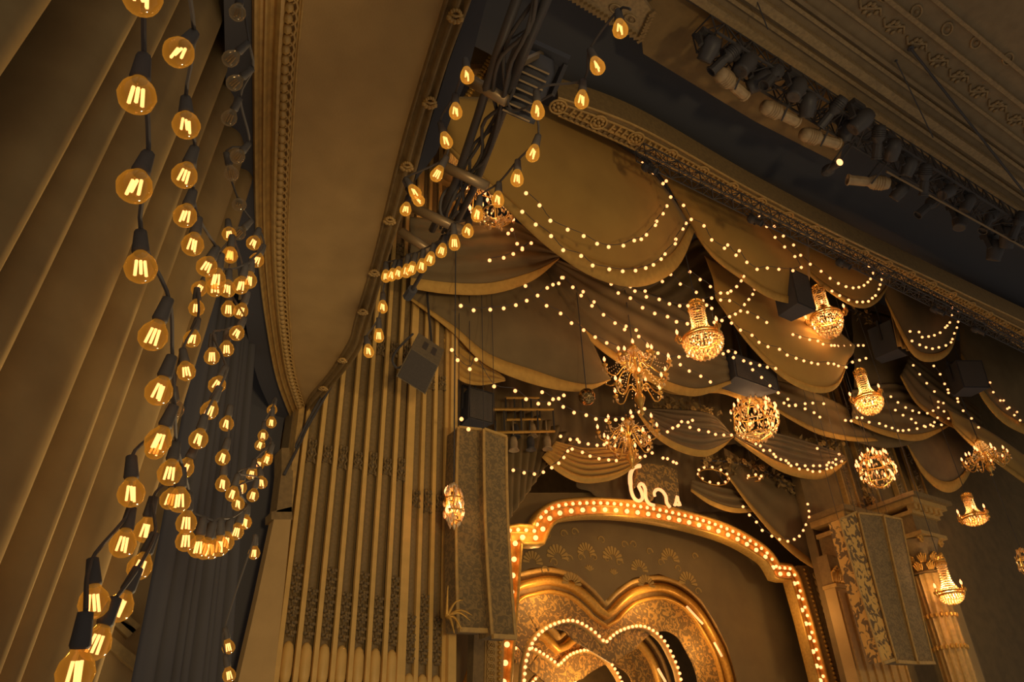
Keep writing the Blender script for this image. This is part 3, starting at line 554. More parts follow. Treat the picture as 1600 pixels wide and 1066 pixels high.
# ================================================================== festoon chains of small bulbs
fb = MB(); fb.ball((0, 0, 0), .033, 10); FB = fb.mesh('bulb', 'fairy', True)
def strand(label, pts, y, y2=None, wire=True):
    k = len(pts); P3 = []
    for i, (a, b) in enumerate(pts):
        yy = y+((y2 if y2 is not None else y)-y)*i/max(1, k-1)
        P3.append(onY(a, b, yy))
    t = thing('light_chain', label, 'string lights', P3[k//2], 'chains of small bulbs over the stage')
    if wire and k > 2: MB().tube(spline([p+V((0, 0, .05)) for p in P3], k*3), .007, 4).build('wire', 'wire', t)
    for p in P3: inst(FB, 'bulb', t, p)
    return t
FS = [
 ('upper of two light chains across the largest swag', [(822, 302), (843, 321), (860, 345), (887, 359), (912, 369), (933, 381), (951, 386), (974, 384), (991, 376), (1002, 374), (1010, 367), (1024, 352), (1026, 346), (1036, 334), (1042, 322)], 7.45, 7.6),
 ('lower of two light chains across the largest swag', [(816, 331), (837, 351), (861, 369), (880, 391), (908, 400), (926, 415), (952, 421), (973, 424), (993, 423), (1009, 419), (1021, 414), (1033, 405), (1039, 397), (1055, 381), (1056, 374), (1067, 358), (1072, 349)], 7.6, 7.8),
 ('sparse light chain dropping along the right side of the largest swag', [(1004, 255), (1021, 270), (1036, 287), (1041, 283), (1048, 308), (1068, 321), (1080, 343), (1100, 353), (1112, 375), (1132, 388), (1137, 383), (1150, 399), (1155, 392), (1167, 410), (1183, 421), (1199, 419), (1217, 421), (1239, 423), (1252, 418)], 7.3, 7.7),
 ('light chain sagging just right of the organ screen', [(720, 478), (740, 485), (766, 484), (787, 482), (806, 477), (823, 470), (840, 462), (855, 450), (864, 445), (873, 443), (880, 434)], 9.1, 9.1),
 ('light chain running across the face of the broad dark swag', [(821, 447), (854, 478), (876, 490), (893, 505), (912, 516), (930, 527), (948, 536), (966, 544)], 9.1, 9.2),
 ('bright slanting light chain just below the largest swag', [(878, 434), (895, 449), (908, 462), (911, 456), (925, 478), (928, 472), (943, 492), (961, 505), (976, 515), (978, 510), (994, 516), (998, 526), (1012, 541), (1028, 552), (1045, 561), (1061, 558), (1075, 556)], 9.0, 9.0),
 ('short cluster chain tucked under the left side of the largest swag', [(794, 365), (800, 359), (808, 381), (816, 388), (830, 380), (816, 390), (802, 397), (787, 403), (765, 407)], 9.0, 9.0),
 ('upper short chain left of the upper basket chandelier', [(1010, 464), (1030, 468), (1046, 475), (1062, 478), (1075, 478)], 8.4, 8.1),
 ('lower short chain left of the upper basket chandelier', [(985, 466), (1004, 481), (1023, 490), (1043, 495), (1057, 503), (1074, 506)], 8.5, 8.2),
 ('light chain under the right hem of the largest swag', [(955, 444), (966, 458), (985, 448), (992, 455), (1008, 455), (1035, 440), (1048, 429), (1063, 444), (1088, 457)], 8.8, 8.8),
 ('light chain starting at the chandelier cord and slanting right', [(1078, 425), (1094, 437), (1110, 448), (1126, 469), (1140, 470), (1168, 488), (1184, 496), (1198, 504)], 8.6, 8.8),
 ('inner curved chain right of the upper basket chandelier', [(1162, 432), (1158, 439), (1151, 448), (1142, 455), (1137, 458), (1126, 458), (1112, 466), (1098, 470)], 8.3, 8.2),
 ('outer curved chain right of the upper basket chandelier', [(1179, 452), (1176, 460), (1170, 468), (1163, 476), (1157, 486), (1149, 491), (1140, 495), (1128, 501), (1116, 504), (1112, 482), (1104, 477)], 8.5, 8.2),
 ('long light chain along the tongue-shaped swag', [(1143, 505), (1157, 516), (1175, 524), (1186, 535), (1200, 542), (1218, 546), (1230, 555), (1244, 560), (1256, 564), (1268, 567), (1278, 569), (1294, 568), (1303, 569), (1310, 572), (1322, 574), (1332, 566), (1343, 563), (1353, 560)], 8.6, 9.0),
 ('short chain joining the branched and upper basket chandeliers', [(1063, 570), (1077, 580), (1095, 588), (1110, 597)], 9.4, 9.4),
 ('short upper chain under the upper basket chandelier', [(1130, 553), (1138, 549), (1149, 551), (1146, 559), (1162, 564), (1173, 568), (1187, 571), (1199, 574), (1212, 576)], 8.9, 9.0),
 ('slanting chain above the crystal ball chandelier', [(1176, 578), (1190, 590), (1203, 603), (1216, 614), (1231, 624), (1243, 633)], 9.3, 9.5),
 ('level chain right of the crystal ball chandelier', [(1196, 628), (1210, 630), (1225, 630), (1233, 634), (1243, 634), (1258, 631), (1270, 630), (1287, 631)], 9.7, 9.8),
 ('three-bulb slanting chain end right of the crystal ball chandelier', [(1258, 639), (1272, 645), (1281, 652)], 9.7, 9.7),
 ('inner chain on the upper right swag under the beam', [(1266, 413), (1283, 424), (1297, 435), (1310, 443), (1322, 448), (1333, 450), (1342, 449), (1350, 446), (1356, 441), (1360, 436), (1364, 427), (1358, 416)], 7.9, 7.8),
 ('outer chain on the upper right swag under the beam', [(1300, 455), (1312, 462), (1326, 469), (1339, 472), (1348, 472), (1357, 471), (1363, 466), (1368, 462), (1373, 452), (1375, 445), (1377, 437), (1379, 426)], 8.0, 7.8),
 ('left strand dropping from the beam above the middle speaker', [(1186, 337), (1198, 354), (1211, 371), (1226, 386), (1242, 401), (1252, 418)], 7.7, 7.8),
 ('right strand dropping from the beam above the middle speaker', [(1210, 354), (1224, 369), (1240, 383), (1251, 399), (1266, 413)], 7.7, 7.8),
 ('level chain just under the right basket chandelier', [(1239, 523), (1250, 527), (1265, 531), (1278, 533), (1286, 538), (1299, 540), (1304, 540), (1309, 541), (1318, 541), (1328, 540), (1341, 540), (1349, 540)], 8.7, 9.3),
 ('inner chain of the dim swag under the beam at right', [(1422, 518), (1436, 519), (1441, 527), (1451, 526), (1460, 524), (1469, 520), (1477, 512), (1480, 509), (1484, 504), (1487, 493), (1488, 481)], 8.2, 8.1),
 ('outer chain of the dim swag under the beam at right', [(1425, 533), (1437, 539), (1447, 543), (1457, 545), (1467, 543), (1478, 540), (1486, 535), (1488, 530), (1491, 521), (1495, 512), (1497, 503), (1498, 486)], 8.3, 8.1),
 ('uppermost chain right of the lower basket chandelier', [(1392, 620), (1403, 629), (1415, 637), (1426, 642), (1436, 645), (1449, 646), (1458, 642), (1466, 637), (1474, 630), (1466, 628)], 9.7, 9.7),
 ('lowest long chain beneath the lower basket chandelier', [(1321, 657), (1330, 658), (1339, 653), (1347, 653), (1358, 660), (1374, 662), (1384, 666), (1394, 669), (1403, 673), (1411, 673), (1420, 672), (1433, 670), (1444, 666), (1454, 664), (1460, 660), (1465, 653), (1475, 643)], 9.6, 9.6),
 ('middle chain right of the lower basket chandelier', [(1399, 641), (1411, 649), (1424, 655), (1431, 661), (1446, 667), (1458, 666), (1471, 664), (1482, 654), (1488, 647)], 9.65, 9.65),
 ('chain dropping beside the far right speaker to the candle ring', [(1459, 572), (1469, 585), (1476, 600), (1481, 609), (1482, 614), (1496, 623), (1497, 628), (1505, 642), (1518, 654), (1529, 668)], 8.9, 9.0),
 ('four-bulb strand left of the far right speaker', [(1427, 571), (1437, 585), (1448, 599), (1460, 612)], 9.4, 9.4),
 ('sparse chain descending at the right edge of the picture', [(1543, 515), (1547, 598), (1552, 613), (1563, 626), (1568, 626), (1574, 639), (1577, 637), (1585, 649), (1589, 644), (1594, 657)], 8.8, 8.8),
 ('dense chain along the low swag above the portal corner', [(1181, 694), (1188, 697), (1193, 704), (1203, 704), (1209, 710), (1212, 714), (1220, 718), (1228, 720), (1232, 724), (1236, 728), (1249, 733), (1262, 734), (1270, 737), (1281, 737), (1292, 733), (1299, 731), (1306, 726), (1315, 721)], 10.4, 10.4),
 ('short second row above the dense chain on the low swag', [(1245, 726), (1258, 728), (1271, 728), (1281, 728), (1292, 727), (1295, 723), (1301, 723), (1306, 718), (1311, 710), (1277, 701)], 10.4, 10.4),
 ('chain of seven bulbs left of the crystal ball chandelier', [(1060, 665), (1078, 668), (1092, 672), (1107, 675), (1118, 679), (1131, 680), (1143, 680)], 10.4, 10.4),
 ('loose hanging loop of lights over the long falling swag', [(1161, 792), (1171, 805), (1182, 816), (1191, 829), (1206, 838), (1218, 843), (1231, 846), (1241, 843), (1249, 838), (1255, 829), (1259, 820), (1264, 808), (1264, 799), (1262, 788)], 11.2, 11.2),
 ('chain along the lower hem of the broad dark swag', [(706, 547), (715, 563), (734, 577), (744, 562), (772, 604), (805, 611), (822, 624), (841, 631), (858, 631), (864, 624), (873, 623), (881, 618)], 9.6, 9.6),
 ('sagging chain under the mirror ball', [(847, 613), (880, 636), (897, 645), (916, 649), (931, 655), (947, 657), (962, 656), (973, 655), (988, 651), (999, 644), (1007, 639)], 9.7, 9.7),
 ('upper chain of the many-pleated swag above the portal', [(876, 682), (891, 687), (902, 687), (905, 691), (919, 694), (933, 696), (944, 695), (948, 692), (960, 684), (974, 671)], 11.0, 11.0),
 ('lower chain following the many-pleated swag above the portal', [(862, 731), (873, 724), (881, 715), (887, 705), (894, 702), (910, 707), (922, 713), (936, 717), (951, 719), (963, 720)], 11.0, 11.0),
 ('four-bulb chain across the dark gathered drape', [(802, 735), (819, 739), (835, 741), (849, 738)], 11.2, 11.2),
 ('short broken chain right of the lower branched chandelier', [(1000, 715), (1008, 713), (1019, 708), (1013, 703), (1015, 688), (1001, 691), (998, 672)], 11.0, 11.0),
 ('short chain above the neon figure', [(1036, 716), (1043, 717), (1052, 722), (1057, 724)], 11.0, 11.0),
 ('short bright chain by the flowers left of the crystal ball chandelier', [(1043, 675), (1051, 669), (1059, 666), (1065, 659), (1075, 660), (1082, 657)], 10.6, 10.6),
 ('two-bulb chain above the left patterned speaker cover', [(721, 655), (732, 671)], 9.3, 9.3),
]
for s in FS: strand(*s)
# ================================================================== string lights with filament globes
gl = MB(); R0 = .040
gl.lathe([(.013, .058), (.015, .05), (.022, .038), (.034, .022), (R0, .0), (.034, -.022), (.022, -.034), (.010, -.0395), (.0005, -.041)], 16)
GLOBE = gl.mesh('glass_globe', 'bulbglass', True); DEAD = gl.mesh('glass_globe_unlit', 'deadglass', True)
e_ = MB(); e_.lathe([(.013, .075), (.014, .06), (.019, .045), (.028, .02), (.034, -.006), (.032, -.024), (.022, -.038), (.010, -.044), (.0005, -.046)], 16)
EDI = e_.mesh('glass_teardrop', 'edglass', True)
fi = MB()
for a in (-.012, .0, .012): fi.tube([(a*1.1, .004*(1 if a else -1), -.022), (a*.8, 0, .024)], .0042, 5)
FIL = fi.mesh('filament', 'filament'); FILD = fi.mesh('filament', 'deadfilament')
sk = MB(); sk.lathe([(.0005, .125), (.016, .122), (.018, .10), (.020, .075), (.022, .055), (.019, .048), (.0005, .048)], 10)
SOCK = sk.mesh('socket', 'wire', True)
def edison(label, pts, dist, cat='string lights', shape=GLOBE, size=1., seed=0, dead=(), tilt=.28, group='filament string lights', extra=None, back=.07):
    # pts: pixel positions of the bulbs in order along the cable; dist: distances at start and end (or list)
    rnd = random.Random(seed); k = len(pts)
    ds = [dist[0]+(dist[1]-dist[0])*i/max(1, k-1) for i in range(k)] if len(dist) == 2 else list(dist)
    P3 = [onD(a, b, d) for (a, b), d in zip(pts, ds)]
    t = thing('string_lights', label, cat, P3[k//2], group); cable = []
    for i, p in enumerate(P3):
        ax_ = V((rnd.uniform(-tilt, tilt), rnd.uniform(-tilt, tilt), 1)).normalized()
        rot = q_z(ax_) @ Quaternion((0, 0, 1), rnd.uniform(-.6, .6))
        cable.append(p+ax_*.125*size)
        d_ = i in dead
        b = inst(DEAD if d_ else shape, 'bulb', t, p, rot, scale=size)
        f = bpy.data.objects.new('filament', FILD if d_ else FIL); COL.objects.link(f); f.parent = b
        inst(SOCK, 'socket', t, p, rot, scale=size)
    pre = [onD(*q) for q in (extra or [])]
    MB().tube(spline(pre+cable, (k+len(pre))*4), .006*size, 5).build('cable', 'wire', t)
    return t
edison('nearest string of large filament globes hanging before the velvet curtain', [(222, -6), (214, 150), (210, 292), (220, 419), (239, 526), (248, 613), (247, 690), (265, 740), (280, 783), (291, 818), (290, 846), (309, 856), (320, 859), (330, 859), (343, 855), (352, 848), (369, 832), (383, 817)], [1.85, 1.9, 2.0, 2.15, 2.35, 2.5, 2.6, 2.8, 3.0, 3.3, 3.4, 3.45, 3.5, 3.6, 3.7, 3.8, 4.4, 5.0], seed=1, tilt=.2, extra=[(232, -120, 1.85)])
edison('second string of filament globes ending in a tight loop near the soffit moulding', [(279, 82), (291, 196), (288, 275), (289, 338), (301, 383), (323, 417), (337, 437), (336, 450), (355, 452), (376, 447), (389, 439), (401, 407), (396, 380)], [2.3, 2.5, 2.7, 2.9, 3.0, 3.2, 3.3, 3.6, 3.8, 3.9, 4.1, 4.4, 4.5], seed=2, tilt=.2, extra=[(276, -120, 2.1)])
edison('string of globes climbing the velvet curtain edge to the lower left corner', [(307, 482), (300, 530), (291, 581), (273, 640), (243, 702), (205, 772), (192, 851), (147, 943), (118, 1052)], [4.2, 3.9, 3.6, 3.6, 3.3, 2.6, 2.7, 2.4, 2.0], seed=3, dead=(3,))
edison('string of globes inside the dark gap, from loop down to the curtain foot', [(360, 400), (357, 484), (370, 521), (354, 546), (331, 558), (339, 602), (327, 642), (310, 687), (288, 733), (265, 781), (227, 830), (218, 887), (186, 950), (149, 1007)], [4.4, 4.4, 4.3, 4.4, 4.2, 3.8, 3.7, 3.5, 3.6, 3.5, 3.1, 2.9, 2.6, 2.4], seed=4)
edison('small vertical pair of globes in front of the dark curtain', [(354, 663), (348, 716), (348, 757)], [4.6, 4.5, 4.5], seed=5, tilt=.1)
edison('knot of small globes dangling left of the organ screen top', [(425, 641), (424, 661), (411, 681), (406, 696), (418, 714), (404, 727), (417, 719), (393, 741), (409, 755), (376, 763), (363, 773), (395, 775), (372, 788), (382, 817)], [6.6, 6.5, 6.4, 6.4, 6.3, 6.2, 6.0, 6.0, 5.9, 5.6, 5.0, 5.7, 5.3, 5.5], seed=6, size=1.05)
edison('single globes on a cord down the dark curtain fold', [(397, 865), (357, 1012), (358, 1056)], [5.6, 5.4, 5.3], seed=7, tilt=.4)
edison('small lower cluster of globes under the tight loop', [(358, 366), (376, 487), (311, 452), (359, 398)], [4.6, 4.4, 4.3, 4.4], seed=8)
edison('unlit dusty string hanging along the dark soffit margin', [(371, 20), (360, 92), (366, 130), (358, 185), (371, 245), (362, 272), (374, 320), (373, 365)], [4.2, 4.2, 4.3, 4.4, 4.5, 4.6, 4.7, 4.8], seed=9, dead=range(8), tilt=.9)
edison('teardrop-bulb string sweeping from the ceiling cornice past the ladder truss', [(969, 45), (933, 103), (909, 156), (840, 173), (833, 240), (808, 279), (778, 312), (746, 335), (731, 361), (710, 380), (690, 392), (672, 405), (659, 416), (643, 420), (635, 424), (622, 427), (612, 430), (603, 432)], [4.6, 4.7, 4.8, 4.9, 5.0, 5.1, 5.3, 5.5, 5.6, 5.8, 6.0, 6.2, 6.4, 6.5, 6.6, 6.8, 6.9, 7.0], shape=EDI, size=1.3, seed=10, tilt=.2, extra=[(985, 15, 4.6)])
edison('teardrop-bulb string peeping out along the black soffit edge', [(730, 118), (712, 174), (697, 220), (683, 272), (648, 300), (653, 312), (634, 327)], [5.0, 5.2, 5.4, 5.5, 5.7, 5.8, 5.9], shape=EDI, size=1.3, seed=11, tilt=.5)
edison('short tail of teardrop bulbs against the organ pipes by the black speaker', [(598, 480), (592, 525), (576, 549)], [7.0, 6.9, 6.8], shape=EDI, size=1.35, seed=12, tilt=.3, extra=[(603, 432, 7.0)])
# ================================================================== stage portal with marquee bulbs
PY = 12.2
def sweep(path, prof, closed=False):
    # path: points in a plane of constant y; prof: (offset outward in plane, y offset)
    n = len(path); rows = [[] for _ in prof]
    for i, p in enumerate(path):
        t = path[min(i+1, n-1)]-path[max(i-1, 0)]; t.y = 0; t.normalize(); nn = V((-t.z, 0, t.x))
        for r, (o, dy) in zip(rows, prof): r.append(p+nn*o+V((0, dy, 0)))
    return rows
def along(path, off, dy, n):
    r = sweep(path, [(off, dy)])[0]; return resample(r, n)
po = thing('stage_portal', 'arched stage portal outlined by two rows of glowing bulbs', 'stage portal', onY(1260, 1066, PY))
pc = [(772, 1160), (779, 1066), (790, 950), (797, 862), (799, 836), (838, 838), (841, 827), (853, 808), (880, 797), (940, 794), (1010, 801), (1080, 816), (1140, 836), (1188, 864), (1205, 884), (1209, 894), (1232, 895), (1238, 905), (1258, 975), (1280, 1062), (1303, 1160)]
Pp = [onY(x, y, PY) for x, y in pc]
# keep the corners crisp: splines between the corner points
seg = [Pp[0:4], Pp[3:5], Pp[4:6], Pp[5:16], Pp[15:17], Pp[16:]]
path = []
for s_ in seg:
    q = resample(s_, max(3, int(sum((b-a).length for a, b in zip(s_, s_[1:]))/.10))) if len(s_) != 11 else spline(s_, 70)
    path += q[:-1] if s_ is not seg[-1] else q
for nm, prof, m in (('outer_rail', [(.13, .12), (.13, -.10), (.17, -.14), (.21, -.10), (.21, .12)], 'gold'), ('bulb_channel', [(-.15, .03), (-.05, .02), (.03, .0), (.05, -.05), (.08, .0), (.13, .0)], 'gold'), ('inner_rail', [(-.22, .14), (-.22, -.10), (-.185, -.13), (-.15, -.10), (-.15, .14)], 'gold')):
    mb = MB(); mb.grid(sweep(path, prof)); mb.build(nm, m, po, True)
bm_ = MB(); bm_.ball((0, 0, 0), .038, 10); BM = bm_.mesh('marquee_bulb', 'marquee', True)
bm2 = MB(); bm2.ball((0, 0, 0), .052, 10); BM2 = bm2.mesh('marquee_bulb_large', 'marquee', True)
for p in along(path, .09, -.06, 86): inst(BM, 'marquee_bulb', po, p)
for p in along(path, -.06, -.07, 52): inst(BM2, 'marquee_bulb', po, p)
# gilded side frame right of the portal
x0 = onY(1248, 900, PY).x
sf = thing('portal_frame', 'carved gilded upright just right of the glowing portal', 'frame', onY(1300, 1066, PY))
P = lambda x, y: onY(x, y, PY-.05)
mb = MB(); mb.prism([P(1245, 884), P(1260, 884), P(1320, 1120), P(1302, 1120)], (0, .2, 0)); mb.build('carved_panel', 'trim', sf)
mb = MB(); mb.prism([P(1262, 884), P(1280, 892), P(1340, 1120), P(1322, 1120)], (0, .25, 0)); mb.build('outer_panel', 'trimdark', sf)
bead = MB(); bead.ball((0, 0, 0), .05, 6, (1, .7, .8)); bdm = bead.mesh('bead', 'gold', True)
for i in range(30): t = i/29; inst(bdm, 'bead', sf, P(1256+t*58, 890+t*205)+V((0, -.02, 0)))
for i in range(18): t = i/17; inst(rm, 'rosette', sf, P(1273+t*55, 900+t*190)+V((0, -.02, 0)), Quaternion((1, 0, 0), 1.57), scale=.55)
lf_ = thing('portal_frame', 'carved gilded upright below the patterned speaker covers', 'frame', onY(757, 1066, 11.9))
P = lambda x, y: onY(x, y, 11.9)
mb = MB(); mb.prism([P(742, 960), P(758, 960), P(754, 1140), P(736, 1140)], (0, .2, 0)); mb.build('plain_panel', 'trimdark', lf_)
mb = MB(); mb.prism([P(759, 960), P(789, 960), P(784, 1140), P(755, 1140)], (0, .2, 0)); mb.build('carved_panel', 'trim', lf_)
for i in range(12): t = i/11; inst(rm, 'rosette', lf_, P(752-t*2+15, 965+t*120)+V((0, -.03, 0)), Quaternion((1, 0, 0), 1.57), scale=.5)
for i in range(16): t = i/15; inst(bdm, 'bead', lf_, P(781-t*2, 962+t*125)+V((0, -.03, 0)))
# neon figure standing on the portal top
ne = thing('neon_figure', 'glowing tube outline with curled trunk shape on the portal top', 'neon sign', onY(1020, 795, 12.0))
NP = lambda L: [onY(x, y, 12.0) for x, y in L]
MB().tube(spline(NP([(1000, 728), (990, 731), (985, 742), (985, 756), (987, 770), (992, 780), (999, 783), (1004, 778), (1002, 768), (998, 760), (1003, 756), (1008, 764), (1009, 778), (1014, 787), (1022, 790)]), 40), [.05]*12+[.04]*28, 8).build('tube', 'neon', ne, True)
MB().tube(spline(NP([(1023, 776), (1022, 770), (1027, 765), (1034, 767), (1040, 775), (1042, 786), (1047, 793)]), 24), .038, 8).build('tube', 'neon', ne, True)
MB().tube(spline(NP([(1054, 790), (1056, 784), (1058, 775), (1060, 784), (1063, 789), (1055, 788)]), 14), .035, 8).build('tube', 'neon', ne, True)
mb = MB(); mb.prism(NP([(998, 729), (1012, 724), (1040, 728), (1058, 735), (1062, 786), (1045, 790), (1040, 768), (1027, 762), (1020, 782), (1011, 782), (1008, 758), (998, 756), (990, 765)]), (0, .12, 0)); mb.build('silhouette', 'fret', ne)
# painted cloth behind the portal with shell and paisley figures, hole for the hearts is hidden by their frames
BY = 13.2
bd = thing('painted_backdrop', 'brown backdrop printed with shells and paisleys inside the portal', 'backdrop', onY(1000, 1066, BY))
HY = 14.5
P = lambda x, y: onY(x, y, BY)
hl = [(762, 950), (797, 908), (830, 896), (862, 893), (900, 905), (930, 930), (945, 948), (965, 927), (990, 911), (1030, 905), (1065, 918), (1095, 945), (1120, 985), (1137, 1020), (1150, 1066), (1160, 1140)]
def bdhole(a, b):  # heart outline carried onto the backdrop, a little larger than the frame opening behind it
    return onY(a, b, BY)
lo = [bdhole(a, b-8) for a, b in hl]; up_ = [P(a, 770) for a, b in hl]
lo = [P(755, 1140)]+lo+[P(1165, 1140)]
mb = MB(); mb.grid([[P(700, 770)]+up_+[P(1165, 770)], [P(700, 1140)]+lo[1:-1]+[P(1165, 1140)]]); mb.add([P(1165, 770), P(1330, 770), P(1345, 1140), P(1165, 1140)], [(0, 1, 2, 3)])
mb.build('cloth', 'backdrop', bd)
def shell(c, r, n=9):
    mb = MB()
    for k in range(n):
        a = math.pi*(.02+.96*k/(n-1)); d = V((math.cos(a), 0, math.sin(a))); s_ = V((-d.z, 0, d.x))
        mb.prism([c+d*r*.35+s_*r*.04, c+d*r*.92+s_*r*.12, c+d*r, c+d*r*.92-s_*r*.12, c+d*r*.35-s_*r*.04], (0, -.02, 0))
    return mb.build('shell_print', 'backdropmark', bd)
def paisley(c, r, fl=1):
    pts = [c+V((fl*r*(math.cos(t*.45)*(.75-.045*t)), -.01, r*(math.sin(t*.45)*(.75-.045*t)))) for t in range(15)]
    MB().tube(pts, [r*.13*(1-i/18) for i in range(15)], 5).build('paisley_print', 'backdropmark', bd)
SHL = [(832, 872), (871, 864), (916, 858), (957, 866), (999, 884), (1047, 868), (1010, 908), (1075, 905), (893, 905)]
for k, (x, y) in enumerate(SHL): shell(P(x, y+8), .30 if k % 2 else .26)
for k, (x, y) in enumerate([(855, 838), (880, 835), (897, 832), (866, 880), (888, 874), (907, 872), (928, 872), (949, 874), (967, 880), (990, 852), (1014, 863), (1032, 880), (1060, 890), (1085, 870), (850, 892), (940, 845), (975, 852), (1090, 925)]):
    paisley(P(x, y), .15, 1 if k % 3 else -1)
for x, y in ((921, 893), (959, 899)):
    c = P(x, y); mb = MB()
    for k in range(5): a = math.pi*(.2+.15*k); d = V((math.cos(a), 0, math.sin(a))); mb.prism([c, c+d*.09+V((-.03, 0, 0)), c+d*.15, c+d*.09+V((.03, 0, 0))], (0, -.02, 0))
    mb.build('palmette_print', 'backdropmark', bd)
# nested heart arches
def heart(name, label, outer, y, bands, nb=0, boff=0, loc=None, dots=None):
    Q = [onY(a, b, y) for a, b in outer]
    ni = max(range(2, len(outer)-2), key=lambda i: (outer[i][1]-(outer[i-1][1]+outer[i+1][1])/2))
    pth = spline(Q[:ni+1], 44)[:-1]+spline(Q[ni:], 60)
    h = thing(name, label, 'heart arch', Q[0], 'nested heart arches')
    for nm, prof, m in bands:
        mb = MB(); mb.grid(sweep(pth, prof)); mb.build(nm, m, h, True)
    if nb:
        for p in along(pth, boff, -.10, nb): inst(BM, 'marquee_bulb', h, p)
    return h, pth
h1o = hl
h1, p1 = heart('heart_arch', 'largest gilded heart-shaped arch inside the portal', h1o, HY, [
    ('scallop_band', [(.10, .1), (.10, -.08), (.03, -.12), (-.02, -.08), (-.02, .1)], 'trim'), ('dark_cove', [(-.02, .05), (-.12, .05)], 'trimdark'),
    ('gold_band', [(-.12, .1), (-.12, -.05), (-.2, -.12), (-.30, -.06), (-.30, .12)], 'gold'), ('inner_cove', [(-.30, .1), (-.42, .14)], 'trimdark'), ('inner_rail', [(-.42, .15), (-.42, 0), (-.46, -.04), (-.50, 0), (-.50, .3)], 'gold')])
sca = MB(); sca.lathe([(.08, 0), (.075, -.03), (.05, -.05), (.001, -.06)], 8, Matrix.Rotation(math.pi/2, 4, 'X'), 0, math.pi); scm = sca.mesh('scallop', 'trim', True)
for p in along(p1, .12, -.02, 64): inst(scm, 'scallop', h1, p)
h2b = [(806, 1140), (815, 1066), (818, 1035), (830, 1003), (855, 980), (890, 971), (920, 985), (942, 1006), (965, 987), (1000, 980), (1030, 998), (1050, 1033), (1060, 1066), (1068, 1140)]
h2, p2_ = heart('heart_arch', 'heart outline of bulbs within the largest heart arch', h2b, HY+.05, [('bulb_rail', [(.05, .06), (.05, -.04), (0, -.06), (-.05, -.04), (-.05, .06)], 'trim')], 62, 0)
h3g = [(700, 1110), (735, 1010), (770, 968), (800, 958), (835, 968), (860, 985), (872, 1000), (890, 985), (925, 968), (960, 968), (1000, 990), (1030, 1030), (1048, 1090), (1055, 1140)]
h3, p3 = heart('heart_arch', 'second gilded heart arch receding behind the first', h3g, 16.3, [
    ('scallop_band', [(.10, .1), (.10, -.08), (.03, -.12), (-.02, -.08), (-.02, .1)], 'trim'), ('dark_cove', [(-.02, .05), (-.14, .05)], 'trimdark'), ('gold_band', [(-.14, .1), (-.14, -.05), (-.24, -.12), (-.34, -.06), (-.34, .3)], 'gold')])
h3b = [(760, 1140), (770, 1066), (782, 1030), (800, 1015), (825, 1013), (850, 1026), (870, 1041), (888, 1024), (915, 1017), (940, 1027), (958, 1048), (970, 1075), (978, 1140)]
h4, p4 = heart('heart_arch', 'smaller heart outline of bulbs deeper in the stage', h3b, 16.35, [('bulb_rail', [(.05, .06), (.05, -.04), (0, -.06), (-.05, -.04), (-.05, .06)], 'trim')], 58, 0)
h5b = [(812, 1140), (818, 1090), (830, 1066), (845, 1052), (862, 1046), (880, 1052), (895, 1066), (905, 1090), (915, 1140)]
Q = spline([onY(a, b, 17.3) for a, b in h5b], 50)
h5 = thing('heart_arch', 'innermost small arch of bulbs at the bottom edge', 'heart arch', Q[0], 'nested heart arches')
mb = MB(); mb.grid(sweep(Q, [(.05, .06), (.05, -.04), (-.05, -.04), (-.05, .06)])); mb.build('bulb_rail', 'trim', h5, True)
for p in along(Q, 0, -.1, 34): inst(BM, 'marquee_bulb', h5, p)
# fretwork panels filling the hearts
def fretpanel(label, pth, off, y, ry, thick):
    inner = sweep(pth, [(off, .12)])[0]
    inner2 = sweep(pth, [(off-thick, .12)])[0]
    mb = MB(); mb.grid([inner, inner2]); o = mb.build('fretwork_panel', 'fret', None, o=inner[0]); tag(o, label, 'panel'); o.modifiers.new('thickness', 'SOLIDIFY').thickness = .04; return o
fretpanel('pierced fretwork panel filling the rim of the largest heart', p1, -.5, HY, 0, .75)
fretpanel('pierced fretwork panel filling the rim of the second heart', p3, -.34, 16.3, 0, .8)
# two slim glowing tubes on the heart's right flank
for k, (a, b) in enumerate((((1073, 948), (1098, 975)), ((1116, 1004), (1128, 1026)), ((1028, 1045), (1040, 1066)))):
    mb = MB(); mb.tube([onY(*a, HY-.2), onY(*b, HY-.2)], .03, 8); o = mb.build('light_tube', 'neon', None, True, o=onY(*a, HY-.2))
    tag(o, ('upper glowing tube on the right flank of the largest heart', 'lower glowing tube on the right flank of the largest heart', 'glowing tube inside the heart of bulbs near bottom edge')[k], 'tube light')
# lights added to brighten portal, hearts and backdrop, with no fixtures of their own
point('heart_fill', onY(860, 925, 14.0), 30, r=.15)
point('heart_fill', onY(1020, 935, 14.0), 30, r=.15)
point('heart_fill', onY(1110, 1010, 14.0), 25, r=.15)
point('heart_fill', onY(930, 1010, 15.4)+V((0, 0, -1)), 120, r=.3)
point('heart_fill', onY(860, 1040, 17.4)+V((0, 0, -1)), 90, r=.3)
for p in (onY(840, 830, 11.8), onY(1000, 800, 11.7), onY(1150, 840, 11.7), onY(1250, 960, 11.7)): point('portal_glow', p, 16, r=.2)
spot('stage_fill', (7.5, 11.0, 0), onY(980, 880, BY), 110, 70)
spot('stage_fill', (15.0, 11.0, 0), onY(1150, 940, BY), 50, 60)
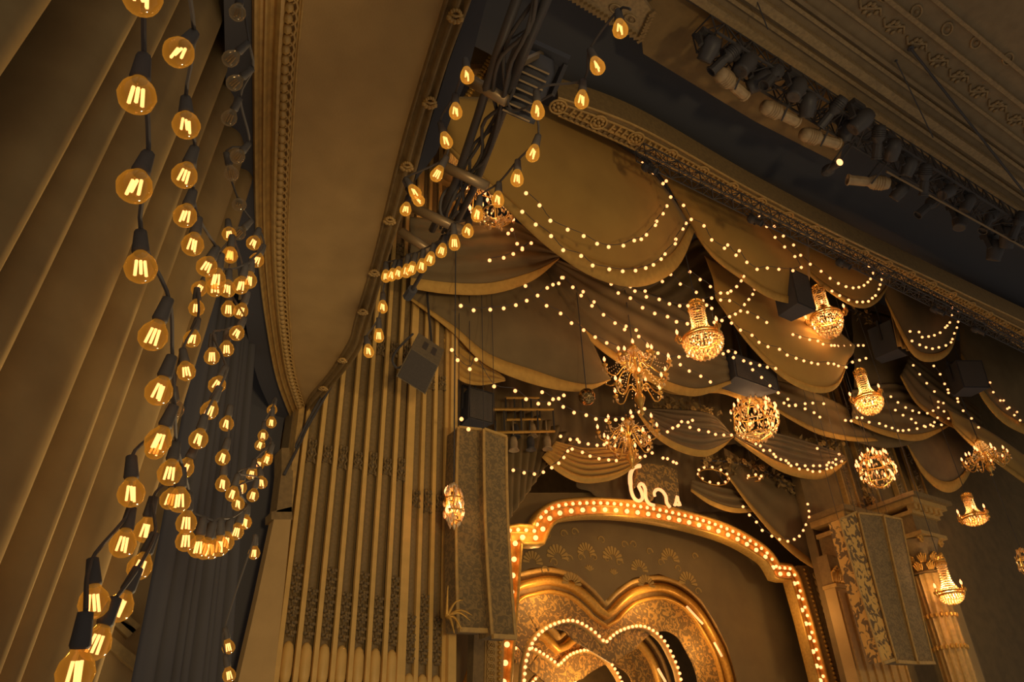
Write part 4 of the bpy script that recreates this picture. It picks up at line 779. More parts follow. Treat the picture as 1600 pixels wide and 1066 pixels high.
# ================================================================== patterned line-array covers
def cover(label, quad, y, dep, m, rows=8, curve=.25):
    # tall gently curved speaker stack under patterned cloth: quad = TL, TR, BR, BL in pixels
    TL, TR, BR, BL = [onY(a, b, y) for a, b in quad]
    t = thing('speaker_stack', label, 'speaker stack', (BL+BR)/2)
    K = 16; L = []; Rr = []
    for k in range(K+1):
        v = k/K; o = V((0, -curve*v*v, 0)); L.append(TL.lerp(BL, v)+o); Rr.append(TR.lerp(BR, v)+o)
    d = V((0, dep, 0)); mb = MB()
    mb.grid([[l, r] for l, r in zip(L, Rr)]); mb.grid([[r, r+d] for r in Rr]); mb.grid([[l+d, l] for l in L]); mb.grid([[r+d, l+d] for l, r in zip(L, Rr)])
    mb.add([L[0], Rr[0], Rr[0]+d, L[0]+d], [(0, 1, 2, 3)]); mb.add([L[-1], Rr[-1], Rr[-1]+d, L[-1]+d], [(3, 2, 1, 0)]); mb.build('patterned_cover', m, t)
    mb = MB(); mb.tube(L, .025, 6); mb.build('piping', 'trim', t); mb = MB(); mb.tube(Rr, .025, 6); mb.build('piping', 'trim', t)
    mb = MB(); mb.bar(L[0]+V((0, -.01, 0)), Rr[0]+V((0, -.01, 0)), .04); mb.build('top_edge', 'trim', t)
    mb = MB(); mb.bar(L[-1]+V((0, -.01, -.02)), Rr[-1]+V((0, -.01, -.02)), .06); mb.build('bottom_edge', 'trim', t)
    for s_ in (.25, .75):
        a = L[0].lerp(Rr[0], s_)+d*.5; MB().tube([a, V((a.x, a.y, 17.02))], .006, 5).build('hanging_rod', 'blackmetal', t)
    return t
cover('left damask-covered speaker stack beside the organ screen', [(716, 668), (752, 672), (750, 990), (702, 988)], 9.6, .35, 'damask')
cover('right damask-covered speaker stack beside the organ screen', [(756, 671), (791, 683), (790, 1000), (754, 998)], 9.45, .35, 'damask')
cover('bold leaf-print speaker stack left of the fluted column', [(1312, 812), (1338, 800), (1392, 1030), (1372, 1036)], 9.8, .3, 'leafcloth', curve=.1)
cover('dark damask speaker stack between leaf-print cloth and fluted column', [(1341, 802), (1378, 806), (1424, 1036), (1394, 1034)], 9.75, .4, 'damaskdark', curve=.1)
cover('right dark damask speaker stack touching the fluted column', [(1381, 806), (1408, 812), (1452, 1036), (1427, 1036)], 9.7, .4, 'damaskdark', curve=.1)
# ================================================================== chandeliers
db = MB(); db.lathe([(.0005, .035), (.012, .02), (.016, 0), (.010, -.025), (.0005, -.045)], 6); DROP = db.mesh('crystal_drop', 'crystal')
cb = MB(); cb.lathe([(.016, -.02), (.026, .01), (.028, .035), (.018, .06), (.0005, .095)], 8); CB = cb.mesh('candle_bulb', 'candle', True)
def cord(t, top, p): MB().tube([p, V((p.x, p.y, top))], .010, 6).build('cord', 'wire', t)
def dropcloud(mb, c, r, z, n, rnd, s=1.):
    for k in range(n):
        a = 2*math.pi*k/n; q = c+V((math.cos(a)*r, math.sin(a)*r, z)); mb.lathe([(.0008, .05*s), (.016*s, .02*s), (.02*s, 0), (.012*s, -.03*s), (.0008, -.055*s)], 5, Matrix.Translation(q))
def basket(label, px, py, y, W, H, top=17.02, power=38, sconces=3, bowl=.32, lit=.35, tiers=1.):
    # bowl chandelier: crown ring, bead chains, beaded bowl, side sconces; (px,py) = middle of the bowl
    c = onY(px, py, y); rnd = random.Random(int(px)); t = thing('chandelier', label, 'chandelier', c+V((0, 0, -H*bowl)), 'chandeliers over the stage')
    R = W/2; zt = H*(1-bowl); cr = R*.42; cord(t, top, c+V((0, 0, zt)))
    cr_ = MB(); cr_.tube([c+V((math.cos(a*.3142)*cr, math.sin(a*.3142)*cr, zt)) for a in range(20)], .022, 6, closed=True); cr_.tube([c+V((math.cos(a*.3142)*cr*.7, math.sin(a*.3142)*cr*.7, zt+.1*H)) for a in range(20)], .016, 6, closed=True)
    for k in range(8): a = k*.785; cr_.tube([c+V((math.cos(a)*cr, math.sin(a)*cr, zt)), c+V((math.cos(a)*cr*1.15, math.sin(a)*cr*1.15, zt+.05*H)), c+V((math.cos(a)*cr*.7, math.sin(a)*cr*.7, zt+.1*H)), c+V((0, 0, zt+.14*H))], .012, 5)
    dropcloud(cr_, c, cr*1.05, zt-.06, 14, rnd); cr_.build('crown', 'brass', t, True)
    ch = MB(); n = 26
    for k in range(n):
        a = 2*math.pi*k/n; d = V((math.cos(a), math.sin(a), 0))
        pts = [c+d*cr*.95+V((0, 0, zt)), c+d*R*.40+V((0, 0, zt*.62)), c+d*R*.46+V((0, 0, zt*.35)), c+d*R*.94+V((0, 0, .02))]
        for q in spline(pts, 15): ch.ball(q, .017, 5)
    o = ch.build('bead_chains', 'crystal', t); o['kind'] = 'stuff'
    rg = MB()
    for f, z in ((1.0, .0), (.98, .06)): rg.tube([c+V((math.cos(a*.2618)*R*f, math.sin(a*.2618)*R*f, z)) for a in range(24)], .024, 6, closed=True)
    rg.build('rim', 'brass', t, True)
    bw = MB()
    for i in range(7):
        ph = (i+.5)/7*math.pi/2; rr_ = R*math.cos(ph)*1.0; z = -H*bowl*math.sin(ph); m_ = max(5, int(30*math.cos(ph)))
        for k in range(m_): a = 2*math.pi*(k+.5*(i % 2))/m_; bw.ball(c+V((math.cos(a)*rr_, math.sin(a)*rr_, z)), R*.085, 5, (1, 1, 1.3))
    o = bw.build('beaded_bowl', 'crystal', t); o['kind'] = 'stuff'
    MB().ball(c+V((0, 0, -H*bowl-.02)), R*.16, 8, (1, 1, .7)).build('finial', 'brass', t, True)
    for k in range(sconces):
        a = 2*math.pi*k/sconces+.3+rnd.random()*.3; d = V((math.cos(a), math.sin(a), 0))
        ar = MB(); ar.tube(spline([c+d*R*.95, c+d*R*1.22+V((0, 0, -.06)), c+d*R*1.32+V((0, 0, .04)), c+d*R*1.25+V((0, 0, .14))], 10), .018, 6); dropcloud(ar, c+d*R*1.25, .05, .05, 6, rnd)
        arm = ar.build('arm', 'brass', t, True); inst(CB, 'candle_bulb', arm, c+d*R*1.25+V((0, 0, .18)))
    for k in range(5):
        a = 2*math.pi*k/5; inst(CB, 'candle_bulb', t, c+V((math.cos(a)*R*.5, math.sin(a)*R*.5, -.04)))
    point('chandelier_lamp', c+V((0, 0, .05)), power, (1, .62, .28), R*.35)
    return t
def branched(label, px, py, y, W, H, tiers, top=17.02, power=22, drops=1):
    c = onY(px, py, y); rnd = random.Random(int(px+py)); t = thing('chandelier', label, 'chandelier', c+V((0, 0, -H/2)), 'chandeliers over the stage')
    cord(t, top, c+V((0, 0, H/2)))
    st_ = MB(); st_.lathe([(.001, -H*.5), (.05, -H*.47), (.02, -H*.42), (.06, -H*.36), (.11, -H*.28), (.04, -H*.2), (.03, -H*.05), (.07, .02*H), (.03, .08*H), (.025, .28*H), (.06, .34*H), (.09, .38*H), (.03, .42*H), (.02, .5*H)], 12, Matrix.Translation(c)); st_.build('stem', 'brass', t, True)
    for ti, (zf, rf, n) in enumerate(tiers):
        for k in range(n):
            a = 2*math.pi*k/n+.35*ti+.2; d = V((math.cos(a), math.sin(a), 0)); r = W/2*rf; z = zf*H
            e = c+d*r+V((0, 0, z+.10))
            ar = MB(); ar.tube(spline([c+d*.03+V((0, 0, z+.02)), c+d*r*.35+V((0, 0, z+.16)), c+d*r*.7+V((0, 0, z-.10)), c+d*r*.98+V((0, 0, z-.02)), e], 12), .014, 5)
            ar.lathe([(.012, -.03), (.05, -.005), (.062, .02), (.05, .02), (.014, .01)], 8, Matrix.Translation(e)); ar.tube([e, e+V((0, 0, .09))], .014, 6)
            arm = ar.build('arm', 'brass', t, True); inst(CB, 'candle_bulb', arm, e+V((0, 0, .11)))
            for q in range(3*drops): b = q*2.1; inst(DROP, 'crystal_drop', arm, e+V((math.cos(b)*.055, math.sin(b)*.055, -.06-.02*q)))
    dr = MB()
    for (zf, rf, n) in tiers:
        for k in range(n*2):
            a = 2*math.pi*k/(n*2)+.1; d = V((math.cos(a), math.sin(a), 0)); A = c+V((0, 0, H*.38))+d*.07; B = c+d*W/2*rf*.9+V((0, 0, zf*H+.06))
            for q in range(1, 12):
                s_ = q/12; p = A.lerp(B, s_)+V((0, 0, -.10*math.sin(math.pi*s_))); dr.ball(p, .013, 5)
    o = dr.build('crystal_swags', 'crystal', t); o['kind'] = 'stuff'
    point('chandelier_lamp', c+V((0, 0, .1)), power, (1, .62, .28), .2)
    return t
def crystal_ball(label, px, py, y, W, H, n, nb, top=17.02, power=28, size=.02):
    c = onY(px, py, y); rnd = random.Random(int(px)); t = thing('chandelier', label, 'chandelier', c+V((0, 0, -H/2)), 'chandeliers over the stage')
    cord(t, top, c+V((0, 0, H/2)))
    fr = MB()
    for z, f in ((.4, .45), (.15, .9), (-.15, 1.), (-.38, .6)): fr.tube([c+V((math.cos(a*.314)*W/2*f*.9, math.sin(a*.314)*W/2*f*.9, z*H)) for a in range(20)], .014, 5, closed=True)
    for k in range(6): a = k*1.047; fr.tube([c+V((math.cos(a)*W/2*f*.9, math.sin(a)*W/2*f*.9, z*H)) for z, f in ((.5, .05), (.4, .45), (.15, .9), (-.15, 1.), (-.38, .6), (-.5, .05))], .012, 5)
    fr.build('frame', 'brass', t)
    cr = MB()
    for k in range(n):
        u = rnd.uniform(-1, 1); a = rnd.uniform(0, 6.283); f = math.sqrt(1-u*u)*rnd.uniform(.6, 1.02)
        q = c+V((math.cos(a)*f*W/2, math.sin(a)*f*W/2, u*H/2)); cr.lathe([(.0008, size*2), (size*.8, size*.6), (size, 0), (size*.6, -size*1.4), (.0008, -size*2.4)], 5, Matrix.Translation(q))
    o = cr.build('crystals', 'crystal', t); o['kind'] = 'stuff'
    for k in range(nb):
        u = rnd.uniform(-.75, .85); a = rnd.uniform(0, 6.283); f = math.sqrt(1-u*u)*.98
        inst(CB, 'candle_bulb', t, c+V((math.cos(a)*f*W/2, math.sin(a)*f*W/2, u*H/2)))
    point('chandelier_lamp', c, power, (1, .62, .28), W*.15)
    return t
basket('upper basket chandelier with round beaded bowl at centre', 1098, 532, 8.2, .74, 1.15)
basket('brightest basket chandelier just right of the middle speaker', 1291, 497, 8.6, .72, 1.35, sconces=4, bowl=.40)
basket('lower right basket chandelier among dense light chains', 1357, 626, 9.3, .66, 1.15)
basket('small bowl chandelier hanging before the leafy column capital', 1486, 930, 9.4, .52, .95, bowl=.2, power=60)
basket('small basket chandelier at right below the candle ring', 1523, 810, 9.8, .60, .78, bowl=.22, sconces=6, power=18)
basket('half hidden chandelier behind the far right speaker', 1526, 556, 9.2, .55, 1.0, bowl=.12, power=6, sconces=5)
branched('tall branched chandelier with candle arms at centre', 995, 588, 9.5, 1.35, 1.75, ((.22, .45, 5), (.02, 1.0, 8), (-.22, .75, 6)))
branched('dim branched chandelier hanging just above the neon figure', 983, 690, 10.8, 1.25, 1.25, ((.1, 1.0, 8), (-.12, .7, 6)), power=10)
branched('candle-ring chandelier with crystal chains at right', 1538, 712, 9.4, 1.15, 1.25, ((-.18, 1.0, 10), (-.05, .6, 5)), power=14)
crystal_ball('round chandelier thick with crystals at lower centre', 1180, 655, 10.3, 1.15, 1.1, 420, 26)
crystal_ball('loose crystal cluster chandelier above the right-hand capitals', 1369, 733, 9.9, .92, 1.0, 170, 34, power=12)
crystal_ball('crystal chandelier behind the ladder truss at upper left', 775, 298, 8.6, 1.1, 1.6, 380, 22, power=14, size=.022)
crystal_ball('small golden crystal light at the organ screen edge', 709, 790, 9.2, .30, .62, 150, 5, power=5, size=.022)
crystal_ball('crystal sconce cut by the right picture edge', 1603, 880, 9.4, .45, .8, 120, 0, power=2)
# two small bulb rings on the dim drape above the portal corner
def bulb_ring(label, px, py, y, r, n, tilt):
    c = onY(px, py, y); t = thing('bulb_ring', label, 'lamp ring', c, 'small bulb rings above the portal'); pts = [c+V((math.cos(2*math.pi*k/n)*r, math.sin(2*math.pi*k/n)*r*.8, tilt*math.cos(2*math.pi*k/n))) for k in range(n)]
    MB().tube(pts, .014, 5, closed=True).build('hoop', 'brass', t)
    for p in pts: inst(FB, 'bulb', t, p+V((0, 0, .05)))
    cord(t, 17.02, c+V((0, 0, .3))); MB().tube([c+V((0, 0, .3)), pts[0]], .008, 4).build('stay', 'wire', t); MB().tube([c+V((0, 0, .3)), pts[n//2]], .008, 4).build('stay', 'wire', t)
bulb_ring('hoop of small bulbs right of the neon figure', 1115, 746, 11.6, .38, 11, -.1)
bulb_ring('smaller hoop of bulbs near the top of the long falling swag', 1179, 749, 11.5, .20, 6, 0)
# mirror ball
c = onY(917, 620, 9.6); mbll = thing('mirror_ball', 'small mirror ball sparkling beside the tall branched chandelier', 'mirror ball', c); MB().ball(c, .16, 20).build('ball', 'mirror', mbll); cord(mbll, 17.02, c)
# ================================================================== black loudspeakers
def speaker(label, c, size, yaw, pitch, roll=0., hang_to=None, ports=True, grille=True):
    R = (Quaternion((0, 0, 1), yaw) @ Quaternion((1, 0, 0), pitch) @ Quaternion((0, 1, 0), roll)).to_matrix()
    w_, d_, h_ = size; t = thing('loudspeaker', label, 'loudspeaker', c)
    def T(p): return V(c)+R @ V(p)
    # cabinet tapers towards the back
    k = .72; pts = [(-w_/2, -d_/2, -h_/2), (w_/2, -d_/2, -h_/2), (w_/2, -d_/2, h_/2), (-w_/2, -d_/2, h_/2), (-w_/2*k, d_/2, -h_/2), (w_/2*k, d_/2, -h_/2), (w_/2*k, d_/2, h_/2), (-w_/2*k, d_/2, h_/2)]
    MB().add([T(p) for p in pts], [(0, 1, 2, 3), (5, 4, 7, 6), (4, 0, 3, 7), (1, 5, 6, 2), (3, 2, 6, 7), (4, 5, 1, 0)]).build('cabinet', 'black', t)
    g = MB(); g.box(T((0, -d_/2-.012, 0)), (w_*.92, .02, h_*.93), R); g.build('grille', 'speakergrille', t)
    fr = MB()
    for a, b in (((-1, -1), (1, -1)), ((1, -1), (1, 1)), ((1, 1), (-1, 1)), ((-1, 1), (-1, -1))):
        fr.tube([T((a[0]*w_/2, -d_/2-.01, a[1]*h_/2)), T((b[0]*w_/2, -d_/2-.01, b[1]*h_/2))], .012, 5)
    fr.build('front_edge', 'blackmetal', t)
    if ports:
        for sx_ in (-.18, .18): MB().box(T((sx_*w_, .05, h_/2+.006)), (w_*.2, d_*.16, .012), R).build('handle_recess', 'blackmetal', t)
        MB().tube([T((-w_*.05, d_*.1, h_/2)), T((-w_*.02, d_*.2, h_/2+.06)), T((w_*.06, d_*.22, h_/2))], .012, 5).build('rigging_eye', 'steel', t)
    y = MB(); y.bar(T((-w_/2-.02, 0, -.05)), T((-w_/2-.02, 0, h_/2+.1)), .03, .06); y.bar(T((w_/2+.02, 0, -.05)), T((w_/2+.02, 0, h_/2+.1)), .03, .06); y.bar(T((-w_/2-.03, 0, h_/2+.1)), T((w_/2+.03, 0, h_/2+.1)), .06, .03); y.build('yoke', 'blackmetal', t)
    if hang_to is not None:
        p = T((0, 0, h_/2+.1)); MB().tube([p, V(hang_to)], .022, 6).build('hanging_pipe', 'blackmetal', t)
    return t, T
M['speakerside'] = mat('speaker_side', (.20, .15, .085), .8, col2=(.15, .115, .07), scale=20)
M['speakergrille'] = mat('speaker_grille', (.10, .082, .065), .9, col2=(.075, .062, .05), scale=60, bump=.3, bscale=200)
sp = thing('loudspeaker', 'black loudspeaker tilted in front of the organ pipes', 'loudspeaker', onY(652, 590, 8.8))
O, W_, H_, D_ = onY(642, 544, 8.75), onY(685, 572, 8.8), onY(619, 588, 8.6), onY(654, 520, 9.15)
wv, hv_, dv = W_-O, H_-O, D_-O; bv = dv-hv_*.05
def para(o, a, b, c_, name, m):
    MB().add([o, o+a, o+a+b, o+b, o+c_, o+a+c_, o+a+b+c_, o+b+c_], [(0, 1, 2, 3), (7, 6, 5, 4), (0, 4, 5, 1), (1, 5, 6, 2), (2, 6, 7, 3), (3, 7, 4, 0)]).build(name, m, sp)
nv = wv.cross(hv_).normalized(); nv = nv if nv.y > 0 else -nv
para(O, wv, hv_, dv, 'cabinet', 'speakerside'); para(O+wv*.04+hv_*.04-nv*.012, wv*.92, hv_*.93, nv*.03, 'grille', 'speakergrille')
for k in (.3, .62): para(O+wv*k+dv*.35-V((0, 0, .012)), wv*.16, dv*.4, V((0, 0, .02)), 'handle_recess', 'blackmetal')
def T(p): return O+wv*.5+dv
MB().tube(spline([onY(645, 522, 9.0), onY(622, 545, 8.8), onY(613, 562, 8.7), onY(620, 575, 8.7), onY(632, 570, 8.75)], 20), .018, 6).build('cable', 'wire', sp)
MB().tube([T((0, .1, .36)), onY(668, 470, 9.6), onY(668, 440, 9.9)], .02, 6).build('bracket', 'blackmetal', sp)
c = onY(1237, 462, 8.4); speaker('large black loudspeaker just left of the brightest basket chandelier', c, (.62, .6, .95), 0., .06, 0., (c.x, c.y, 17.02))
c = onY(1165, 590, 9.9); speaker('wide black loudspeaker hung low right of the centre chandelier', c, (1.45, .6, .60), 0., .06, 0., (c.x, c.y, 17.02))
c = onY(1385, 535, 9.6); speaker('black loudspeaker turned away, between two dim swags at right', c, (.6, .7, .95), .15, .06, 0., (c.x, c.y, 17.02))
c = onY(1508, 592, 9.0); speaker('black loudspeaker at far right before the half hidden chandelier', c, (.8, .7, .85), -.5, .12, 0., (c.x, c.y, 17.02))
c = onY(742, 640, 10.6); speaker('small black loudspeaker above the damask speaker stacks', c, (.5, .4, .6), 0., .06, 0, (c.x, c.y, 17.02))
# ================================================================== trusses and stage lamps
def box_truss(name, label, a, b, s, n, m='blackmetal', r=.025):
    a, b = V(a), V(b); t = thing(name, label, 'truss', (a+b)/2); d = (b-a).normalized(); sd = d.cross(V((0, 0, 1))).normalized(); u = V((0, 0, 1))
    cor = [sd*s/2+u*s/2, -sd*s/2+u*s/2, -sd*s/2-u*s/2, sd*s/2-u*s/2]
    for k in cor: MB().tube([a+k, b+k], r, 6).build('chord', m, t)
    L = (b-a).length
    for i in range(n):
        p = a+d*L*i/n; q = a+d*L*(i+1)/n; mb = MB()
        for j in range(4):
            k0, k1 = cor[j], cor[(j+1) % 4]
            mb.tube([p+k0, q+k1] if (i+j) % 2 else [p+k1, q+k0], r*.55, 5, cap=False)
            mb.tube([p+k0, p+k1], r*.55, 5, cap=False)
        mb.build('lattice_bay', m, t)
    return t
TY = 4.55
ta = onZ(1100, 52, 12.0); tb = onZ(1700, 425, 12.0)
box_truss('lighting_truss', 'black lattice lighting truss hung below the ornate ceiling', ta, tb, .42, 40)
box_truss('lighting_truss', 'thin lattice truss running along under the carved beam', onZ(1000, 238, 11.9), onZ(1700, 590, 11.9), .24, 60, r=.016)
def profile_spot(label, c, aim, L, r, m, lens=None, group='stage lamps on the ceiling truss', top=None):
    # ellipsoidal spotlight: body barrel, lens tube, rear cap with fins, yoke, hook clamp
    t = thing('spotlight', label, 'spotlight', c, group); c = V(c); q = q_z(aim); M4 = Matrix.Translation(c) @ q.to_matrix().to_4x4()
    MB().lathe([(.001, -L*.5), (r*.9, -L*.48), (r*1.15, -L*.35), (r*1.15, -L*.08), (r*.75, 0), (r*.72, L*.1)], 10, M4).build('body', m, t, True)
    MB().lathe([(r*.78, L*.06), (r*.8, L*.1), (r*.8, L*.45), (r*.95, L*.46), (r*.95, L*.5), (r*.8, L*.5), (r*.78, L*.42), (.001, L*.41)], 10, M4).build('lens_tube', m, t)
    fn = MB()
    for k in range(4): fn.lathe([(r*1.16, -L*(.34-.06*k)), (r*1.28, -L*(.33-.06*k)), (r*1.16, -L*(.32-.06*k))], 10, M4)
    fn.build('cooling_fins', m, t)
    if lens: MB().lathe([(.001, L*.505), (r*.75, L*.5)], 12, M4).build('lens', lens, t)
    yk = MB(); tp = V(top) if top else c+V((0, 0, r*2.6)); s_ = (q @ V((1, 0, 0)))
    yk.tube([c+s_*r*1.35, c+s_*r*1.35+(tp-c)*.75, c-s_*r*1.35+(tp-c)*.75, c-s_*r*1.35], .016, 5); yk.tube([c+(tp-c)*.75, tp], .02, 6); yk.build('yoke', 'blackmetal', t)
    return t
def moving_head(label, c, aim, s, m='blackmetal', top=None):
    # moving light: base box, U arm, egg-shaped head with lens
    t = thing('moving_head_light', label, 'stage light', c, 'stage lamps on the ceiling truss'); c = V(c); q = q_z(aim); M4 = Matrix.Translation(c) @ q.to_matrix().to_4x4()
    MB().lathe([(.001, -s*.55), (s*.26, -s*.5), (s*.36, -s*.25), (s*.36, .0), (s*.3, s*.35), (s*.3, s*.45), (s*.24, s*.46), (.001, s*.40)], 12, M4).build('head', m, t, True)
    tp = V(top) if top else c+V((0, 0, s*.95)); sd = V((1, 0, 0))
    ar = MB()
    for k in (-1, 1): ar.bar(c+sd*k*s*.43, c+sd*k*s*.43+V((0, 0, s*.6)), s*.12, s*.2)
    ar.bar(c-sd*s*.5+V((0, 0, s*.62)), c+sd*s*.5+V((0, 0, s*.62)), s*.22, s*.12); ar.build('arm', m, t)
    MB().box(c+V((0, 0, s*.8)), (s*.7, s*.5, s*.24)).build('base', m, t); MB().tube([c+V((0, 0, s*.9)), tp], .02, 5).build('clamp', m, t)
    return t
def tt(px, py, z): return onZ(px, py, z)
def on_truss(x, a=ta, b=tb, dz=-.2): return a.lerp(b, (x-a.x)/(b.x-a.x))+V((0, 0, dz))
bright = [((1143, 131), (-1, -.15, .05)), ((1219, 178), (-1, .1, -.02)), ((1281, 217), (-1, .25, -.02)), ((1357, 284), (.9, -.55, .15))]
nm_ = ('leftmost', 'second', 'third', 'lowest')
for k, (p, a) in enumerate(bright):
    c = tt(*p, 11.55); profile_spot('%s of four pale profile spotlights under the ceiling truss' % nm_[k], c, (-a[0], -a[1], a[2]), .78, .115, 'greyhead', top=on_truss(c.x))
dk = [(1108, 78), (1132, 92), (1165, 100), (1186, 128), (1206, 120), (1245, 140), (1262, 165), (1300, 175), (1322, 205), (1345, 190), (1372, 222), (1395, 235), (1420, 262), (1445, 280), (1480, 300), (1512, 318), (1545, 345), (1575, 372), (1405, 300), (1450, 322), (1500, 345), (1555, 392), (1590, 352)]
random.seed(11)
desc = ('at its left end', 'left of the first pale spotlight', 'above the first pale spotlight', 'right of the first pale spotlight', 'between the first and second pale spotlights', 'above the second pale spotlight', 'right of the second pale spotlight', 'above the third pale spotlight', 'right of the third pale spotlight', 'on the upper chord above the glowing lamp', 'right of the glowing lamp', 'above the lowest pale spotlight', 'right of the lowest pale spotlight', 'two places right of the lowest pale spotlight', 'at mid right of the picture', 'sixth from the right picture edge', 'fourth from the right picture edge', 'second from the right picture edge', 'hung low beside the lowest pale spotlight', 'hung low near the thin rail', 'hung low, third along the rail', 'hung low at the far right', 'touching the right picture edge')
for k, p in enumerate(dk):
    c = tt(*p, 11.6+random.uniform(-.1, .15)); a = (random.uniform(-.6, .6), random.uniform(.2, 1), random.uniform(-1, -.2))
    if k % 3 == 1: profile_spot('black profile spotlight on the ceiling truss, '+desc[k], c, a, .6, .10, 'blackmetal', top=on_truss(c.x))
    else: moving_head('black moving-head light on the ceiling truss, '+desc[k], c, a, random.uniform(.34, .46), top=on_truss(c.x))
c = tt(1300, 262, 11.5); profile_spot('single switched-on spotlight glowing below the ceiling truss', c, (-.35, -.75, -.35), .5, .085, 'blackmetal', lens='candle', top=on_truss(c.x))
MB().tube([tt(1385, 268, 11.4), tt(1620, 398, 11.4)], .02, 6).build('x', 'steel')
o = bpy.data.objects['x']; o.name = 'lighting_rail'; tag(o, 'thin steel rail below the right half of the ceiling truss', 'pipe')
# small white fixture and far clutter on the carved-beam truss
random.seed(5)
for k, (p, lb) in enumerate((((1024, 232), 'small black lamp at the left end of the thin truss'), ((1185, 318), 'small black lamp where two light strands drop from the beam'), ((1322, 388), 'small black lamp on the thin truss above the right swag'), ((1483, 455), 'small black lamp on the thin truss above the dim swag'), ((1542, 490), 'small black lamp on the thin truss near the right edge'))):
    c = on_truss(tt(*p, 11.9).x, onZ(1000, 238, 11.9), onZ(1700, 590, 11.9), -.32); profile_spot(lb, c, (.3, -.6, -.8), .34, .07, 'blackmetal', group='small lamps along the carved beam', top=c+V((0, .12, .21)))
# suspension rods over the ceiling truss
for k, (a, b, lb) in enumerate((((1423, 76), (1600, 300), 'dark slanting rod dropping from the ornate ceiling at far right'), ((1400, 95), (1458, 215), 'thin wire dropping from the ceiling to the truss at right'), ((1182, 0), (1200, 46), 'short wire from the ceiling to the left end of the truss'))):
    mb = MB(); mb.tube([tt(*a, 12.25), tt(*b, 11.9)], .022 if k == 0 else .01, 6); mb.ball(tt(*a, 12.27), .06 if k == 0 else .03, 8, (1, 1, .5)); o = mb.build('suspension_rod', 'blackmetal', None, o=tt(*b, 11.9)); tag(o, lb, 'rod')
# stage-level lamp bars under the broad swag
def lamp_bar(label, px, y, lamps):
    t = thing('lamp_bar', label, 'lamp bar', onY(*px[0], y)); A, B = onY(*px[0], y), onY(*px[1], y); h = V((0, 0, .5))
    MB().tube([A, B], .03, 6).build('pipe', 'gold', t); MB().tube([A-h, B-h], .03, 6).build('pipe', 'gold', t)
    for k in range(5): p = A.lerp(B, k/4); MB().tube([p, p-h], .018, 5).build('strut', 'blackmetal', t)
    for k in range(lamps):
        p = A.lerp(B, (k+.5)/lamps)-h*1.5; ld = MB(); ld.lathe([(.001, .15), (.06, .13), (.08, .04), (.075, -.09), (.11, -.14), (.1, -.14), (.001, -.08)], 10, Matrix.Translation(p)); ld.tube([p+V((0, 0, .2)), p+V((0, 0, .5))], .015, 5); ld.build('lamp', 'greyhead' if k % 2 else 'blackmetal', t, True)
    return t
lamp_bar('double pipe lamp bar hanging under the broad dark swag', ((760, 640), (864, 640)), 11.3, 4)
lamp_bar('short double pipe lamp bar behind the tall branched chandelier', ((1030, 640), (1110, 652)), 12.0, 3)
lamp_bar('upper short lamp bar glimpsed below the broad dark swag', ((790, 622), (842, 622)), 11.6, 2)
# ================================================================== ladder truss and lamp near the balcony edge
LT = thing('ladder_truss', 'black ladder truss carrying cables beside the balcony edge', 'truss', onD(780, 200, 6.0))
la = [onD(866, -30, 4.6), onD(812, 100, 5.2), onD(776, 200, 5.8), onD(738, 300, 6.4), onD(700, 372, 6.9), onD(645, 452, 7.5)]
lb_ = [p+V((-.16, .0, .02)) for p in la]
MB().tube(la[:5], .032, 8).build('rail', 'blackmetal', LT, True); MB().tube(lb_[:5], .032, 8).build('rail', 'blackmetal', LT, True)
MB().tube([la[4]+V((-.05, 0, 0)), la[5]], .02, 8).build('end_pipe', 'blackmetal', LT); MB().tube([la[5], la[5]+(la[5]-la[4]).normalized()*.14], .05, 8).build('end_cap', 'black', LT)
for a, b, d0, d1 in (((728, 122), (792, 158), 5.6, 5.4), ((640, 322), (722, 360), 6.6, 6.4), ((626, 362), (682, 398), 6.9, 6.8), ((690, 258), (762, 292), 6.2, 6.1)):
    MB().tube([onD(*a, d0), onD(*b, d1)], .042, 8).build('rung', 'steel', LT, True)
rnd = random.Random(3)
for k in range(5):
    pts = [p+V((rnd.uniform(-.14, .02), rnd.uniform(-.03, .03), rnd.uniform(-.07, .07))) for p in resample(la[:5], 9)]; MB().tube(spline(pts, 30), .014, 5).build('cable', 'wire', LT, True)
MB().tube(spline([onD(792, 150, 5.4), onD(800, 172, 5.4), onD(830, 165, 5.3), onD(862, 148, 5.2), onD(866, 150, 5.2)], 20), .008, 5).build('loose_cable', 'wire', LT)
MB().tube(spline([onD(800, 60, 5.3), onD(822, 46, 5.2), onD(828, 42, 5.2)], 8), .007, 5).build('loose_cable', 'wire', LT)
MB().tube(spline([onD(728, 282, 6.4), onD(695, 300, 6.5), onD(688, 330, 6.5), onD(700, 345, 6.5), onD(716, 330, 6.4)], 20), .014, 5).build('loose_cable', 'wire', LT)
c = onD(828, 128, 5.6)
ml = thing('moving_head_light', 'big dim moving-head light hung on the ladder truss', 'stage light', c)
A0, A1 = onD(846, 84, 5.6), onD(806, 182, 5.6); axv = (A1-A0).normalized(); LL_ = (A1-A0).length
M4 = Matrix.Translation((A0+A1)/2) @ q_z(axv).to_matrix().to_4x4(); h2_ = LL_/2
MB().lathe([(.001, -h2_), (.10, -h2_*.96), (.14, -h2_*.6), (.14, h2_*.1), (.115, h2_*.3), (.115, h2_*.8), (.14, h2_*.85), (.14, h2_), (.11, h2_), (.001, h2_*.8)], 14, M4).build('head', 'black', ml, True)
toc = (CAM-c).normalized(); sdv = axv.cross(toc).normalized()
for k in range(7):
    q = (A0+A1)/2-axv*(.12-.055*k)+toc*.13; MB().box(q, (.20, .012, .06), Matrix((sdv, axv, toc)).transposed()).build('cooling_fin', 'steel', ml)
